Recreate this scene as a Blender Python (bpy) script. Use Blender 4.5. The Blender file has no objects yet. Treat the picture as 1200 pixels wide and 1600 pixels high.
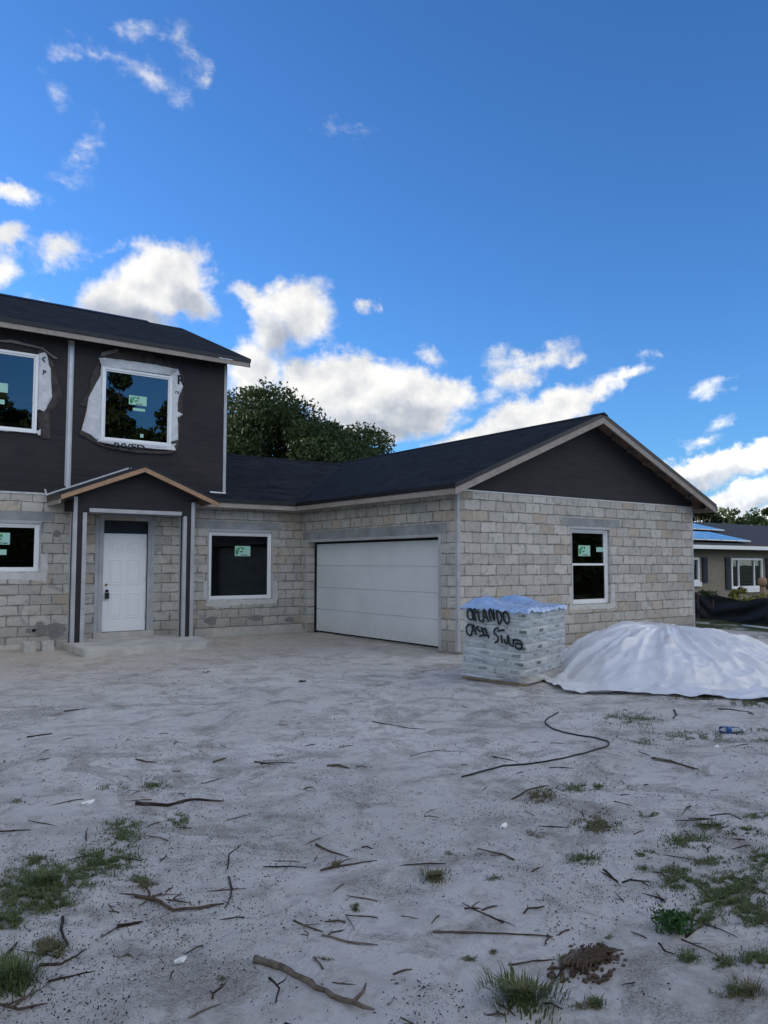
import bpy, math, random
import numpy as np
from mathutils import Vector, Matrix
from mathutils.geometry import tessellate_polygon
rad = math.radians
SC = bpy.context.scene
COL = SC.collection

# ------------------------------------------------------------------ camera
CF, CPI, CRO, CYA = 1219.06, .0664, .0016, .6277
CC = np.array([-9.5415, -10.8435, 1.6338])
_F = np.array([math.sin(CYA)*math.cos(CPI), math.cos(CYA)*math.cos(CPI), math.sin(CPI)])
_R = np.cross(_F, [0, 0, 1]); _R /= np.linalg.norm(_R); _U = np.cross(_R, _F)
_R, _U = _R*math.cos(CRO)+_U*math.sin(CRO), -_R*math.sin(CRO)+_U*math.cos(CRO)
camd = bpy.data.cameras.new('camera'); cam = bpy.data.objects.new('camera', camd); COL.objects.link(cam)
camd.sensor_fit = 'VERTICAL'; camd.sensor_height = 36; camd.sensor_width = 27
camd.lens = CF/1600*36; camd.clip_end = 3000; camd.clip_start = .05
cam.matrix_world = Matrix(((_R[0], _U[0], -_F[0], CC[0]), (_R[1], _U[1], -_F[1], CC[1]), (_R[2], _U[2], -_F[2], CC[2]), (0, 0, 0, 1)))
SC.camera = cam

def ray(x, y):
    d = _F*CF+_R*(x-600)-_U*(y-800)
    return d/np.linalg.norm(d)
def P(x, y, ax, v):
    """point of the world plane coordinate[ax]=v seen at photo position x,y (used only to read off real sizes)"""
    d = ray(x, y); return CC+d*(v-CC[ax])/d[ax]
def azel(x, y):
    d = ray(x, y); return math.atan2(d[0], d[1]), math.asin(d[2])

# ------------------------------------------------------------------ sun, sky, exposure
SUN_AZ, SUN_EL = rad(-30), rad(11)
sd = bpy.data.lights.new('sun', 'SUN'); sd.energy = 3.0; sd.angle = rad(.5); sd.color = (1, .9, .76)
so = bpy.data.objects.new('sun', sd); COL.objects.link(so)
so.rotation_euler = (math.pi/2-SUN_EL, 0, -SUN_AZ+math.pi)
SC.view_settings.view_transform = 'Standard'; SC.view_settings.look = 'None'
SC.view_settings.gamma = 1; SC.view_settings.exposure = 1.0
SKY_STRENGTH = .15

world = bpy.data.worlds.new("World"); SC.world = world; world.use_nodes = True
wt = world.node_tree; wt.nodes.clear()

class N:
    def __init__(s, t): s.t = t
    def n(s, ty, ins=None, **kw):
        nd = s.t.nodes.new(ty)
        for k, v in kw.items(): setattr(nd, k, v)
        for k, v in (ins or {}).items():
            sk = nd.inputs[k]
            if isinstance(v, bpy.types.NodeSocket): s.t.links.new(v, sk)
            else: sk.default_value = v
        return nd
    def m(s, op, a, b=0., c=0., clamp=False):
        nd = s.t.nodes.new('ShaderNodeMath'); nd.operation = op; nd.use_clamp = clamp
        for i, v in enumerate((a, b, c)):
            if isinstance(v, bpy.types.NodeSocket): s.t.links.new(v, nd.inputs[i])
            else: nd.inputs[i].default_value = v
        return nd.outputs[0]
    def v(s, op, a, b=(0, 0, 0), out=0):
        nd = s.t.nodes.new('ShaderNodeVectorMath'); nd.operation = op
        for i, v in enumerate((a, b)):
            if isinstance(v, bpy.types.NodeSocket): s.t.links.new(v, nd.inputs[i])
            elif op == 'SCALE' and i == 1: pass
            else: nd.inputs[i].default_value = v
        if op == 'SCALE': nd.inputs['Scale'].default_value = b
        return nd.outputs[out]
    def noise(s, vec, scale, detail=3, rough=.55, dist=0., col=False):
        nd = s.n('ShaderNodeTexNoise', {'Vector': vec, 'Scale': scale, 'Detail': detail, 'Roughness': rough, 'Distortion': dist})
        return nd.outputs['Color' if col else 'Fac']
    def mix(s, f, a, b, mode='MIX'):
        nd = s.t.nodes.new('ShaderNodeMix'); nd.data_type = 'RGBA'; nd.blend_type = mode
        for k, v in ((0, f), (6, a), (7, b)):
            if isinstance(v, bpy.types.NodeSocket): s.t.links.new(v, nd.inputs[k])
            elif k == 0: nd.inputs[k].default_value = v
            else: nd.inputs[k].default_value = (*v[:3], 1)
        return nd.outputs[2]
    def mr(s, v, a, b, c=0., d=1., smooth=False):
        nd = s.n('ShaderNodeMapRange', {'Value': v, 'From Min': a, 'From Max': b, 'To Min': c, 'To Max': d})
        if smooth: nd.interpolation_type = 'SMOOTHSTEP'
        return nd.outputs['Result']
    def sep(s, v):
        nd = s.n('ShaderNodeSeparateXYZ', {'Vector': v}); return nd.outputs
    def comb(s, x, y, z=0.):
        return s.n('ShaderNodeCombineXYZ', {'X': x, 'Y': y, 'Z': z}).outputs[0]

w = N(wt)
sky = w.n('ShaderNodeTexSky', sky_type='NISHITA'); sky.sun_disc = False
sky.sun_elevation = SUN_EL; sky.sun_rotation = SUN_AZ; sky.air_density = 1.0; sky.dust_density = .25; sky.ozone_density = 3.0; sky.altitude = 0
tc = w.n('ShaderNodeTexCoord').outputs['Generated']
dx, dy, dz = w.sep(tc)
az = w.m('ARCTAN2', dx, dy); el = w.m('ARCSINE', w.m('MINIMUM', w.m('MAXIMUM', dz, -1.), 1.))
base = w.comb(az, el)
nz = w.noise(tc, 9., 6, .6, col=True)
nz2 = w.noise(tc, 40., 4, .6, col=True)
dis = w.v('ADD', w.v('SCALE', w.v('SUBTRACT', nz, (.5, .5, .5)), .085), w.v('SCALE', w.v('SUBTRACT', nz2, (.5, .5, .5)), .022))
pt = w.v('ADD', base, dis)
# (x, y, rx, ry, rot deg, strength) read off the sky of the photograph, turned into azimuth / elevation
CL = [(252, 437, 78, 48, -8, 1.15), (180, 468, 62, 36, -15, 1), (205, 500, 60, 30, 0, 1), (292, 468, 52, 30, 25, .8),
      (455, 470, 60, 30, -12, .62), (478, 495, 46, 42, 0, .75), (432, 520, 52, 40, 60, .6), (400, 565, 60, 34, 0, .7), (385, 600, 40, 34, 0, .7), (400, 482, 50, 16, 20, .5),
      (480, 590, 66, 34, 0, 1), (560, 605, 95, 50, 5, 1.35), (640, 620, 85, 44, 12, 1.1), (580, 650, 85, 28, 5, 1), (700, 605, 48, 22, 20, .6), (620, 672, 40, 16, -10, .6),
      (845, 560, 75, 18, -8, .5), (812, 590, 55, 20, -20, .5), (900, 553, 30, 10, 0, .4),
      (735, 682, 70, 22, -18, .8), (800, 655, 70, 28, -22, .9), (870, 625, 75, 26, -25, .85), (935, 600, 52, 18, -25, .6), (975, 582, 34, 11, -15, .45),
      (1140, 728, 95, 21, -3, .95), (1040, 738, 45, 12, 0, .6), (1165, 778, 95, 22, 3, 1.0), (1110, 812, 60, 20, 0, .9), (1200, 815, 80, 18, 0, .7),
      (1122, 603, 34, 13, -10, .36), (1130, 668, 24, 12, -25, .3), (1104, 692, 30, 10, 0, .36), (1003, 549, 20, 9, 0, .22),
      (25, 300, 36, 16, 12, .52), (12, 372, 44, 22, 0, .62), (88, 392, 42, 20, -20, .4), (10, 418, 24, 34, 30, .5), (58, 470, 30, 12, 0, .3),
      (232, 104, 62, 24, 25, .21), (205, 28, 40, 15, 0, .2), (140, 62, 40, 15, -12, .17), (300, 66, 28, 22, 35, .16), (328, 100, 9, 16, 0, .17), (90, 148, 28, 14, 40, .12),
      (580, 484, 15, 10, -30, .42), (175, 380, 22, 9, -8, .24), (670, 556, 28, 14, 30, .34), (560, 210, 20, 8, 0, .06), (125, 255, 24, 12, -30, .06)]
GR = [(600, 662, 100, 20, 6), (220, 498, 90, 24, 0), (460, 540, 60, 20, 40), (640, 645, 60, 20, 10), (1140, 745, 90, 9, 0), (1160, 795, 90, 12, 2), (760, 695, 80, 12, -18), (290, 475, 40, 20, 20)]
def blob(vec, a, e, ra_, re_, rot):
    mp = w.n('ShaderNodeMapping', {'Vector': vec, 'Location': (a, e, 0), 'Rotation': (0, 0, rot), 'Scale': (ra_, re_, 1e9)}, vector_type='TEXTURE')
    return w.m('SUBTRACT', 1., w.v('LENGTH', mp.outputs[0], out=1))
def pxblob(vec, x, y, rx, ry, rot):
    a, e = azel(x, y); cx = azel(x+10, y); cy = azel(x, y-10)
    return blob(vec, a, e, rx*abs(cx[0]-a)/10, ry*abs(cy[1]-e)/10, -rad(rot))
fld = None
def chain(p, f):      # keeps the shader compiler from holding every blob at once
    return w.v('ADD', p, w.comb(0., 0., f))
for i, (x, y, rx, ry, rot, st) in enumerate(CL):
    if i % 5 == 4: pt = chain(pt, fld)
    b = w.m('MULTIPLY', pxblob(pt, x, y, rx*1.22, ry*1.3, rot), st)
    fld = b if fld is None else w.m('SMOOTH_MAX', fld, b, .12)
random.seed(5)
for i in range(64):        # unseen cloud added over the rest of the sky to lift the ambient light
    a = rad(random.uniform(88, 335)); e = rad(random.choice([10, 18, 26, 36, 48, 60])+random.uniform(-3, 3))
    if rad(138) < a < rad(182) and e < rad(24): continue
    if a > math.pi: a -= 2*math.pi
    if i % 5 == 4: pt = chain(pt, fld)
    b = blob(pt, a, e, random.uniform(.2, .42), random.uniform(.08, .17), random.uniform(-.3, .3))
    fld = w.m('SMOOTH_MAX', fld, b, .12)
gr = None; pt = chain(pt, fld)
for x, y, rx, ry, rot in GR:
    b = pxblob(pt, x, y, rx*1.2, ry*1.5, rot); gr = b if gr is None else w.m('MAXIMUM', gr, b)
fb = w.noise(tc, 15., 7, .55); fb2 = w.noise(w.v('ADD', tc, (-.008, .0, .014)), 15., 7, .55)
wisp = w.noise(w.v('MULTIPLY', tc, (1, 1, 2.4)), 16., 7, .65, .6)
dens = w.m('ADD', fld, w.m('MULTIPLY', w.m('SUBTRACT', fb, .5), .75))
dens = w.m('ADD', dens, w.m('MULTIPLY', w.m('SUBTRACT', wisp, .5), .55))
dens = w.m('ADD', dens, w.m('MULTIPLY', w.m('SUBTRACT', w.noise(tc, 70., 5, .65), .5), .28))
alpha = w.mr(dens, -.02, .46, 0, .97, True)
relief = w.m('MULTIPLY', w.m('SUBTRACT', fb, fb2), .8)
thick = w.mr(dens, .25, 1.1, .0, .06)
gfac = w.mr(gr, -.1, .8, 0, .24, True)
bri = w.m('SUBTRACT', w.m('ADD', .92, relief), w.m('ADD', thick, gfac))
bri = w.m('MAXIMUM', bri, .3)
ccol = w.mix(w.mr(bri, .45, .95, 0, 1), (.62, .71, .88), (1, .985, .95))
ANTI = (-math.sin(SUN_AZ)*math.cos(SUN_EL), -math.cos(SUN_AZ)*math.cos(SUN_EL), 0.)   # clouds opposite the sun, out of view, are brightened as added fill light
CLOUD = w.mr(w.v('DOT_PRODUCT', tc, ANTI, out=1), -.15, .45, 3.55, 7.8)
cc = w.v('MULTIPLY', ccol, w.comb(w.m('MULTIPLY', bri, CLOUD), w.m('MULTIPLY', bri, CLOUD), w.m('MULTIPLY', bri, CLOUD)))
skc = w.v('MULTIPLY', sky.outputs[0], (.33, .56, .85))
world.cycles.sampling_method = 'MANUAL'; world.cycles.sample_map_resolution = 512
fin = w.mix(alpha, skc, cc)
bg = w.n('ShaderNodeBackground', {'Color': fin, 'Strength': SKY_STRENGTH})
wo = w.n('ShaderNodeOutputWorld'); wt.links.new(bg.outputs[0], wo.inputs[0])

# ------------------------------------------------------------------ mesh helpers
def tag(o, label=None, cat=None, group=None, kind=None):
    if label: o['label'] = label
    if cat: o['category'] = cat
    if group: o['group'] = group
    if kind: o['kind'] = kind
    return o
def empty(name, loc=(0, 0, 0), label=None, cat=None, group=None):
    o = bpy.data.objects.new(name, None); COL.objects.link(o); o.location = loc; o.empty_display_size = .2
    return tag(o, label, cat, group)
class MB:
    def __init__(s): s.v = []; s.f = []; s.mi = []; s.sm = []
    def add(s, vs, fs, mi=0, sm=False):
        o = len(s.v); s.v += [tuple(map(float, q)) for q in vs]
        for f in fs: s.f.append(tuple(o+i for i in f)); s.mi.append(mi); s.sm.append(sm)
        return s
    def box(s, x0, x1, y0, y1, z0, z1, mi=0):
        x0, x1 = min(x0, x1), max(x0, x1); y0, y1 = min(y0, y1), max(y0, y1); z0, z1 = min(z0, z1), max(z0, z1)
        vs = [(x0, y0, z0), (x1, y0, z0), (x1, y1, z0), (x0, y1, z0), (x0, y0, z1), (x1, y0, z1), (x1, y1, z1), (x0, y1, z1)]
        return s.add(vs, [(0, 3, 2, 1), (4, 5, 6, 7), (0, 1, 5, 4), (1, 2, 6, 5), (2, 3, 7, 6), (3, 0, 4, 7)], mi)
    def obox(s, o, a, b, c, mi=0):
        """box from corner o with edge vectors a b c (right handed)"""
        o, a, b, c = map(np.array, (o, a, b, c))
        vs = [o, o+a, o+a+b, o+b, o+c, o+a+c, o+a+b+c, o+b+c]
        return s.add(vs, [(0, 3, 2, 1), (4, 5, 6, 7), (0, 1, 5, 4), (1, 2, 6, 5), (2, 3, 7, 6), (3, 0, 4, 7)], mi)
    def prism(s, poly, ax, a, b, mi=0, mis=None):
        """poly: 2D points in the other two axes (in order), extruded along ax from a to b"""
        def mk(p, t):
            q = list(p); q.insert(ax, t); return q
        n = len(poly)
        tri = tessellate_polygon([[Vector((p[0], p[1], 0)) for p in poly]])
        vs = [mk(p, a) for p in poly]+[mk(p, b) for p in poly]
        o = len(s.v); s.v += [tuple(map(float, q)) for q in vs]
        for t in tri:
            s.f.append(tuple(o+i for i in t)); s.mi.append(mi); s.sm.append(False)
            s.f.append(tuple(o+n+i for i in t[::-1])); s.mi.append(mi); s.sm.append(False)
        for i in range(n):
            j = (i+1) % n
            s.f.append((o+i, o+j, o+n+j, o+n+i)); s.mi.append(mis[i] if mis else mi); s.sm.append(False)
        return s
    def tube(s, pts, rs, n=6, mi=0, flat=1., sm=True):
        pts = [np.array(p, float) for p in pts]
        if not hasattr(rs, '__len__'): rs = [rs]*len(pts)
        rings = []
        for i, p in enumerate(pts):
            d = pts[min(i+1, len(pts)-1)]-pts[max(i-1, 0)]; d /= (np.linalg.norm(d)+1e-9)
            a = np.cross(d, (0, 0, 1)); a = a/np.linalg.norm(a) if np.linalg.norm(a) > .05 else np.array([1., 0, 0])
            b = np.cross(a, d)
            rings.append([p+rs[i]*(math.cos(t)*a+flat*math.sin(t)*b) for t in np.arange(n)*2*math.pi/n])
        vs = [q for r in rings for q in r]; fs = []
        for i in range(len(pts)-1):
            for j in range(n):
                k = (j+1) % n; fs.append((i*n+j, i*n+k, (i+1)*n+k, (i+1)*n+j))
        fs.append(tuple(range(n))[::-1]); fs.append(tuple((len(pts)-1)*n+i for i in range(n)))
        return s.add(vs, fs, mi, sm)
    def cyl(s, c, ax, r, h, n=20, mi=0):
        c = np.array(c, float); e = np.zeros(3); e[ax] = h
        return s.tube([c, c+e], r, n, mi, sm=False)
    def build(s, name, mats, parent=None, bevel=0, solid=0, label=None):
        me = bpy.data.meshes.new(name); me.from_pydata(s.v, [], s.f)
        mats = mats if isinstance(mats, (list, tuple)) else [mats]
        for m in mats: me.materials.append(m)
        me.polygons.foreach_set('material_index', s.mi); me.polygons.foreach_set('use_smooth', s.sm); me.update()
        import bmesh
        if name != 'pane':      # panes keep their outward normal (their reflection depends on it)
            bm = bmesh.new(); bm.from_mesh(me); bmesh.ops.recalc_face_normals(bm, faces=bm.faces); bm.to_mesh(me); bm.free()
        o = bpy.data.objects.new(name, me); COL.objects.link(o)
        if parent is not None:
            o.parent = parent
            if parent.type == 'EMPTY' or parent.parent is not None or True:
                o.matrix_parent_inverse = Matrix.Identity(4)
                # parents sit at their own location; meshes are written in world coordinates
                off = world_loc(parent); o.location = (-off[0], -off[1], -off[2])
        if bevel: b = o.modifiers.new('bevel', 'BEVEL'); b.width = bevel; b.segments = 2; b.limit_method = 'ANGLE'
        if label: o['label'] = label
        return o
def world_loc(o):
    v = np.zeros(3)
    while o is not None: v += np.array(o.location); o = o.parent
    return v
def npmesh(name, V, Fq, mats, parent=None, smooth=False, mi=None):
    """fast mesh from numpy vertices and an (n,k) face array"""
    me = bpy.data.meshes.new(name); n, k = Fq.shape
    me.vertices.add(len(V)); me.vertices.foreach_set('co', np.ascontiguousarray(V, np.float32).ravel())
    me.loops.add(n*k); me.loops.foreach_set('vertex_index', Fq.astype(np.int32).ravel())
    me.polygons.add(n); me.polygons.foreach_set('loop_start', (np.arange(n)*k).astype(np.int32)); me.polygons.foreach_set('loop_total', np.full(n, k, np.int32))
    for m in (mats if isinstance(mats, (list, tuple)) else [mats]): me.materials.append(m)
    if mi is not None: me.polygons.foreach_set('material_index', mi.astype(np.int32))
    me.polygons.foreach_set('use_smooth', np.full(n, smooth)); me.update(calc_edges=True)
    o = bpy.data.objects.new(name, me); COL.objects.link(o)
    if parent is not None:
        o.parent = parent; off = world_loc(parent); o.location = tuple(-off)
    return o
def _h(ix, iy, seed):
    n = (ix*374761393+iy*668265263+seed*1442695041) & 0x7fffffff
    n = ((n ^ (n >> 13))*1274126177) & 0x7fffffff
    return ((n ^ (n >> 16)) & 0xffff)/65535.
def vn(x, y, seed=0):
    x = np.asarray(x, float); y = np.asarray(y, float)
    ix = np.floor(x).astype(np.int64); iy = np.floor(y).astype(np.int64); fx = x-ix; fy = y-iy
    fx = fx*fx*(3-2*fx); fy = fy*fy*(3-2*fy)
    a = _h(ix, iy, seed); b = _h(ix+1, iy, seed); c = _h(ix, iy+1, seed); d = _h(ix+1, iy+1, seed)
    return (a*(1-fx)+b*fx)*(1-fy)+(c*(1-fx)+d*fx)*fy
def fbm(x, y, oct=4, seed=0):
    s = 0; a = .5
    for i in range(oct): s = s+a*(vn(x, y, seed+i)-.5); x = x*2.03+7.1; y = y*2.03+3.7; a *= .5
    return s

# ------------------------------------------------------------------ materials
def mat(name, rough=.8, spec=.3):
    m = bpy.data.materials.new(name); m.use_nodes = True; t = m.node_tree; t.nodes.clear(); g = N(t)
    bs = g.n('ShaderNodeBsdfPrincipled', {'Roughness': rough, 'Specular IOR Level': spec}); out = g.n('ShaderNodeOutputMaterial')
    t.links.new(bs.outputs[0], out.inputs[0]); return m, g, bs, out
def lk(g, a, b): g.t.links.new(a, b)
def bump(g, bs, h, strength=.5, dist=.01):
    b = g.n('ShaderNodeBump', {'Height': h, 'Strength': strength, 'Distance': dist}); lk(g, b.outputs[0], bs.inputs['Normal'])
def OC(g): return g.n('ShaderNodeNewGeometry').outputs['Position']
def simple(name, col, rough=.7, spec=.3, var=.25, scale=8., bm=0, metal=0):
    m, g, bs, _ = mat(name, rough, spec); p = g.n('ShaderNodeTexCoord').outputs['Object']
    n1 = g.noise(p, scale, 5, .6)
    c = g.mix(g.mr(n1, .3, .7), [q*(1-var) for q in col], [min(1, q*(1+var)) for q in col]); lk(g, c, bs.inputs['Base Color'])
    bs.inputs['Metallic'].default_value = metal
    if bm: bump(g, bs, g.noise(p, scale*6, 4), bm, .01)
    return m

def block_mat(name, ax, x0):
    m, g, bs, _ = mat(name, .95, .15)
    X, Y, Z = g.sep(OC(g)); u = g.m('SUBTRACT', X if ax == 0 else Y, x0)
    p0 = g.comb(u, Z)
    dn = g.v('ADD', g.v('SCALE', g.v('SUBTRACT', g.noise(p0, 9., 3, col=True), (.5, .5, .5)), .034), g.v('SCALE', g.v('SUBTRACT', g.noise(p0, 2.1, 2, col=True), (.5, .5, .5)), .03))
    p = g.v('ADD', p0, dn)
    def brick(ms, sm, c1, c2, mo, vec=p):
        nd = g.n('ShaderNodeTexBrick', {'Vector': vec, 'Color1': (*c1, 1), 'Color2': (*c2, 1), 'Mortar': (*mo, 1), 'Scale': 1., 'Mortar Size': ms, 'Mortar Smooth': sm, 'Bias': 0., 'Brick Width': .4064, 'Row Height': .2032})
        nd.offset = .5; nd.offset_frequency = 2; return nd
    b = brick(.006, .4, (.43, .415, .38), (.60, .58, .53), (.16, .155, .145))
    b2 = brick(.034, .8, (0, 0, 0), (0, 0, 0), (1, 1, 1))
    # a few warm blocks
    cell = brick(.0, .0, (0, 0, 0), (1, 1, 1), (0, 0, 0), g.v('ADD', p, (40.64, 20.32, 0)))
    warm = g.m('MULTIPLY', g.mr(cell.outputs[0], .82, .9), .5)
    c = g.mix(warm, b.outputs[0], (.46, .36, .25))
    n1 = g.noise(p0, 1.3, 5, .6); n2 = g.noise(p0, 7., 6, .7, .6); n3 = g.noise(p0, 60., 3, .7)
    smear = g.m('MULTIPLY', g.m('MULTIPLY', b2.outputs['Fac'], g.mr(g.noise(p0, 5., 4, .6, .5), .47, .6)), .8)
    c = g.mix(smear, c, (.22, .215, .20))
    pale = g.m('MULTIPLY', g.m('MULTIPLY', b2.outputs['Fac'], g.mr(g.noise(g.v('ADD', p0, (5, 5, 0)), 6., 5, .65, .5), .52, .66)), .38); c = g.mix(pale, c, (.50, .485, .45))
    c = g.mix(g.mr(n2, .5, .72, 0, .6), c, (.21, .205, .19))
    c = g.mix(g.mr(n1, .52, .75, 0, .35), c, (.30, .29, .265))
    st = g.noise(g.v('MULTIPLY', p0, (7, 1.1, 1)), 1.6, 5, .65)
    c = g.mix(g.mr(st, .58, .75, 0, .4), c, (.2, .2, .185))
    # damp, dirty foot of the wall
    foot = g.m('MULTIPLY', g.mr(g.m('ADD', Z, g.m('MULTIPLY', n2, .5)), .75, .3), .5)
    c = g.mix(foot, c, (.21, .195, .165))
    # grey parge smears of uneven outline
    pg = g.mr(g.noise(p0, 2.3, 6, .55, 1.2), .63, .66)
    c = g.mix(g.m('MULTIPLY', pg, .6), c, (.27, .275, .275))
    c = g.mix(g.mr(n3, .3, .7, .12, 0), c, (.1, .1, .1))
    lk(g, c, bs.inputs['Base Color'])
    h = g.m('ADD', g.m('ADD', g.m('SUBTRACT', 1., b.outputs['Fac']), g.m('MULTIPLY', cell.outputs[0], .8)), g.m('ADD', g.m('MULTIPLY', n3, .3), g.m('MULTIPLY', g.noise(p0, 12., 5, .7), .8)))
    bump(g, bs, h, 1., .014)
    return m
M = {}
M['blockx'] = block_mat('block_x', 0, .17)
M['blocky'] = block_mat('block_y', 1, .1)
M['concrete'] = simple('concrete', (.46, .45, .42), .9, .2, .22, 3., .3)
M['lintel'] = simple('lintel', (.27, .28, .285), .9, .2, .28, 2.5, .2)
M['patch'] = simple('patch_mortar', (.22, .22, .215), .95, .1, .15, 9., .3)
M['parge'] = simple('parge_white', (.56, .56, .545), .85, .2, .14, 6., .4)
M['white'] = simple('white_vinyl', (.82, .84, .86), .35, .5, .03, 2.)
M['door'] = simple('white_door', (.80, .83, .85), .4, .5, .03, 1.5)
def gdoor_mat():
    m, g, bs, _ = mat('white_garage_door', .5, .4); p = OC(g); Z = g.sep(p)[2]; n = g.noise(p, 7., 6, .7); n2 = g.noise(p, 1.2, 4)
    c = g.mix(g.mr(n2, .3, .7), (.58, .62, .65), (.66, .70, .73)); dirt = g.m('MULTIPLY', g.mr(g.m('ADD', Z, g.m('MULTIPLY', n, .5)), .75, .1), g.mr(n, .4, .62, .1, .75)); c = g.mix(dirt, c, (.42, .38, .32))
    gr_ = g.noise(g.v('MULTIPLY', p, (1, 3, 60)), 3., 4, .6); lk(g, c, bs.inputs['Base Color']); bump(g, bs, g.m('ADD', gr_, n2), .25, .006); return m
M['gdoor'] = None
M['black'] = simple('black', (.008, .008, .01), .7, .2, .2)
M['dark'] = simple('dark_opening', (.012, .013, .02), .35, .4, .2)
M['edge'] = simple('drip_edge', (.012, .013, .016), .45, .4, .3)
M['metal'] = simple('flashing', (.55, .56, .58), .45, .5, .2, 12., 0, .6)
M['glabel'] = simple('sticker_pale', (.36, .62, .52), .6, .3, .06, 20.)
M['green'] = simple('sticker_green', (.01, .22, .05), .6, .3, .1, 20.)
M['ink'] = simple('ink', (.02, .03, .035), .7, .2, .2)
M['brass'] = simple('brass', (.35, .2, .08), .35, .5, .1, 20., 0, .8)

def wood(name, col, sc=(1, 1, 1), var=.35):
    m, g, bs, _ = mat(name, .8, .2); p = OC(g)
    a = g.noise(g.v('MULTIPLY', p, sc), 3., 6, .65, .4); b = g.noise(p, 4., 4)
    kn = g.n('ShaderNodeTexVoronoi', {'Vector': g.v('MULTIPLY', p, [1.2 if q < 20 else 6 for q in sc]), 'Scale': 1.3}).outputs['Distance']
    c = g.mix(g.mr(a, .3, .7), [q*(1-var) for q in col], [q*(1+var*.6) for q in col])
    c = g.mix(g.mr(b, .45, .7, 0, .4), c, [q*.55 for q in col])
    c = g.mix(g.mr(kn, .07, .04, 0, .8), c, [q*.25 for q in col])
    lk(g, c, bs.inputs['Base Color']); bump(g, bs, a, .2, .004); return m
M['wood_new'] = wood('rafter_wood', (.40, .26, .165), (3, 3, 30))
M['wood_grey'] = wood('fascia_wood', (.34, .30, .27), (3, 3, 40))
M['wood_dark'] = wood('sub_fascia_wood', (.12, .105, .095), (3, 3, 40))
M['ply'] = wood('soffit_plywood', (.17, .115, .085), (2, 14, 14))
M['pallet'] = wood('pallet_wood', (.30, .24, .17), (10, 10, 30))

def felt_mat():
    m, g, bs, _ = mat('felt_paper', .75, .25); p = OC(g)
    a = g.noise(g.v('MULTIPLY', p, (.6, .6, 9)), 2.2, 6, .6, .5); b = g.noise(p, 1.2, 4)
    c = g.mix(g.mr(a, .3, .72), (.021, .020, .024), (.034, .031, .036))
    c = g.mix(g.mr(b, .45, .7, 0, .5), c, (.042, .036, .036))
    st = g.n('ShaderNodeTexVoronoi', {'Vector': p, 'Scale': 4.5}).outputs['Distance']
    c = g.mix(g.mr(st, .035, .02, 0, .5), c, (.22, .22, .24))
    ln = g.m('FRACT', g.m('DIVIDE', g.sep(g.v('ADD', p, g.v('SCALE', g.v('SUBTRACT', g.noise(p, 1.3, 2, col=True), (.5, .5, .5)), .05)))[2], .86))
    c = g.mix(g.mr(ln, .012, .004, 0, .45), c, (.005, .005, .006))
    lk(g, c, bs.inputs['Base Color']); bump(g, bs, g.m('ADD', g.m('MULTIPLY', a, .5), g.m('MULTIPLY', b, .9)), .5, .03); return m
M['felt'] = felt_mat()
def shingle(name, ax, slope=.4167):
    m, g, bs, _ = mat(name, .9, .12); X, Y, Z = g.sep(OC(g)); k = math.sqrt(1+slope**2)
    p = g.comb(X, g.m('MULTIPLY', Y, k)) if ax == 0 else g.comb(Y, g.m('MULTIPLY', X, k))
    pd = g.v('ADD', p, g.v('SCALE', g.v('SUBTRACT', g.noise(p, 6., 2, col=True), (.5, .5, .5)), .012))
    def br(wd, c1, c2, mo, ms):
        nd = g.n('ShaderNodeTexBrick', {'Vector': pd, 'Color1': (*c1, 1), 'Color2': (*c2, 1), 'Mortar': (*mo, 1), 'Scale': 1., 'Mortar Size': ms, 'Mortar Smooth': .2, 'Bias': -.1, 'Brick Width': wd, 'Row Height': .142}); nd.offset = .37; return nd
    a = br(.33, (.003, .004, .007), (.017, .021, .030), (.001, .0015, .002), .012)
    b = br(.19, (.0, .0, .0), (1, 1, 1), (0, 0, 0), .004)
    c = g.mix(g.m('MULTIPLY', b.outputs[0], .35), a.outputs[0], (.034, .038, .05))
    n = g.noise(p, 120., 2, .7); c = g.mix(g.mr(n, .35, .7, 0, .3), c, (.045, .048, .06))
    n2 = g.noise(p, .8, 4); c = g.mix(g.mr(n2, .4, .7, 0, .35), c, (.012, .014, .02))
    lk(g, c, bs.inputs['Base Color'])
    row = g.m('FRACT', g.m('DIVIDE', g.sep(pd)[1], .142))
    bump(g, bs, g.m('ADD', g.m('ADD', row, g.m('MULTIPLY', b.outputs[0], .5)), g.m('MULTIPLY', n, .3)), .9, .012); return m
M['sh_x'] = shingle('shingles_x', 0); M['sh_y'] = shingle('shingles_y', 1)

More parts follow.
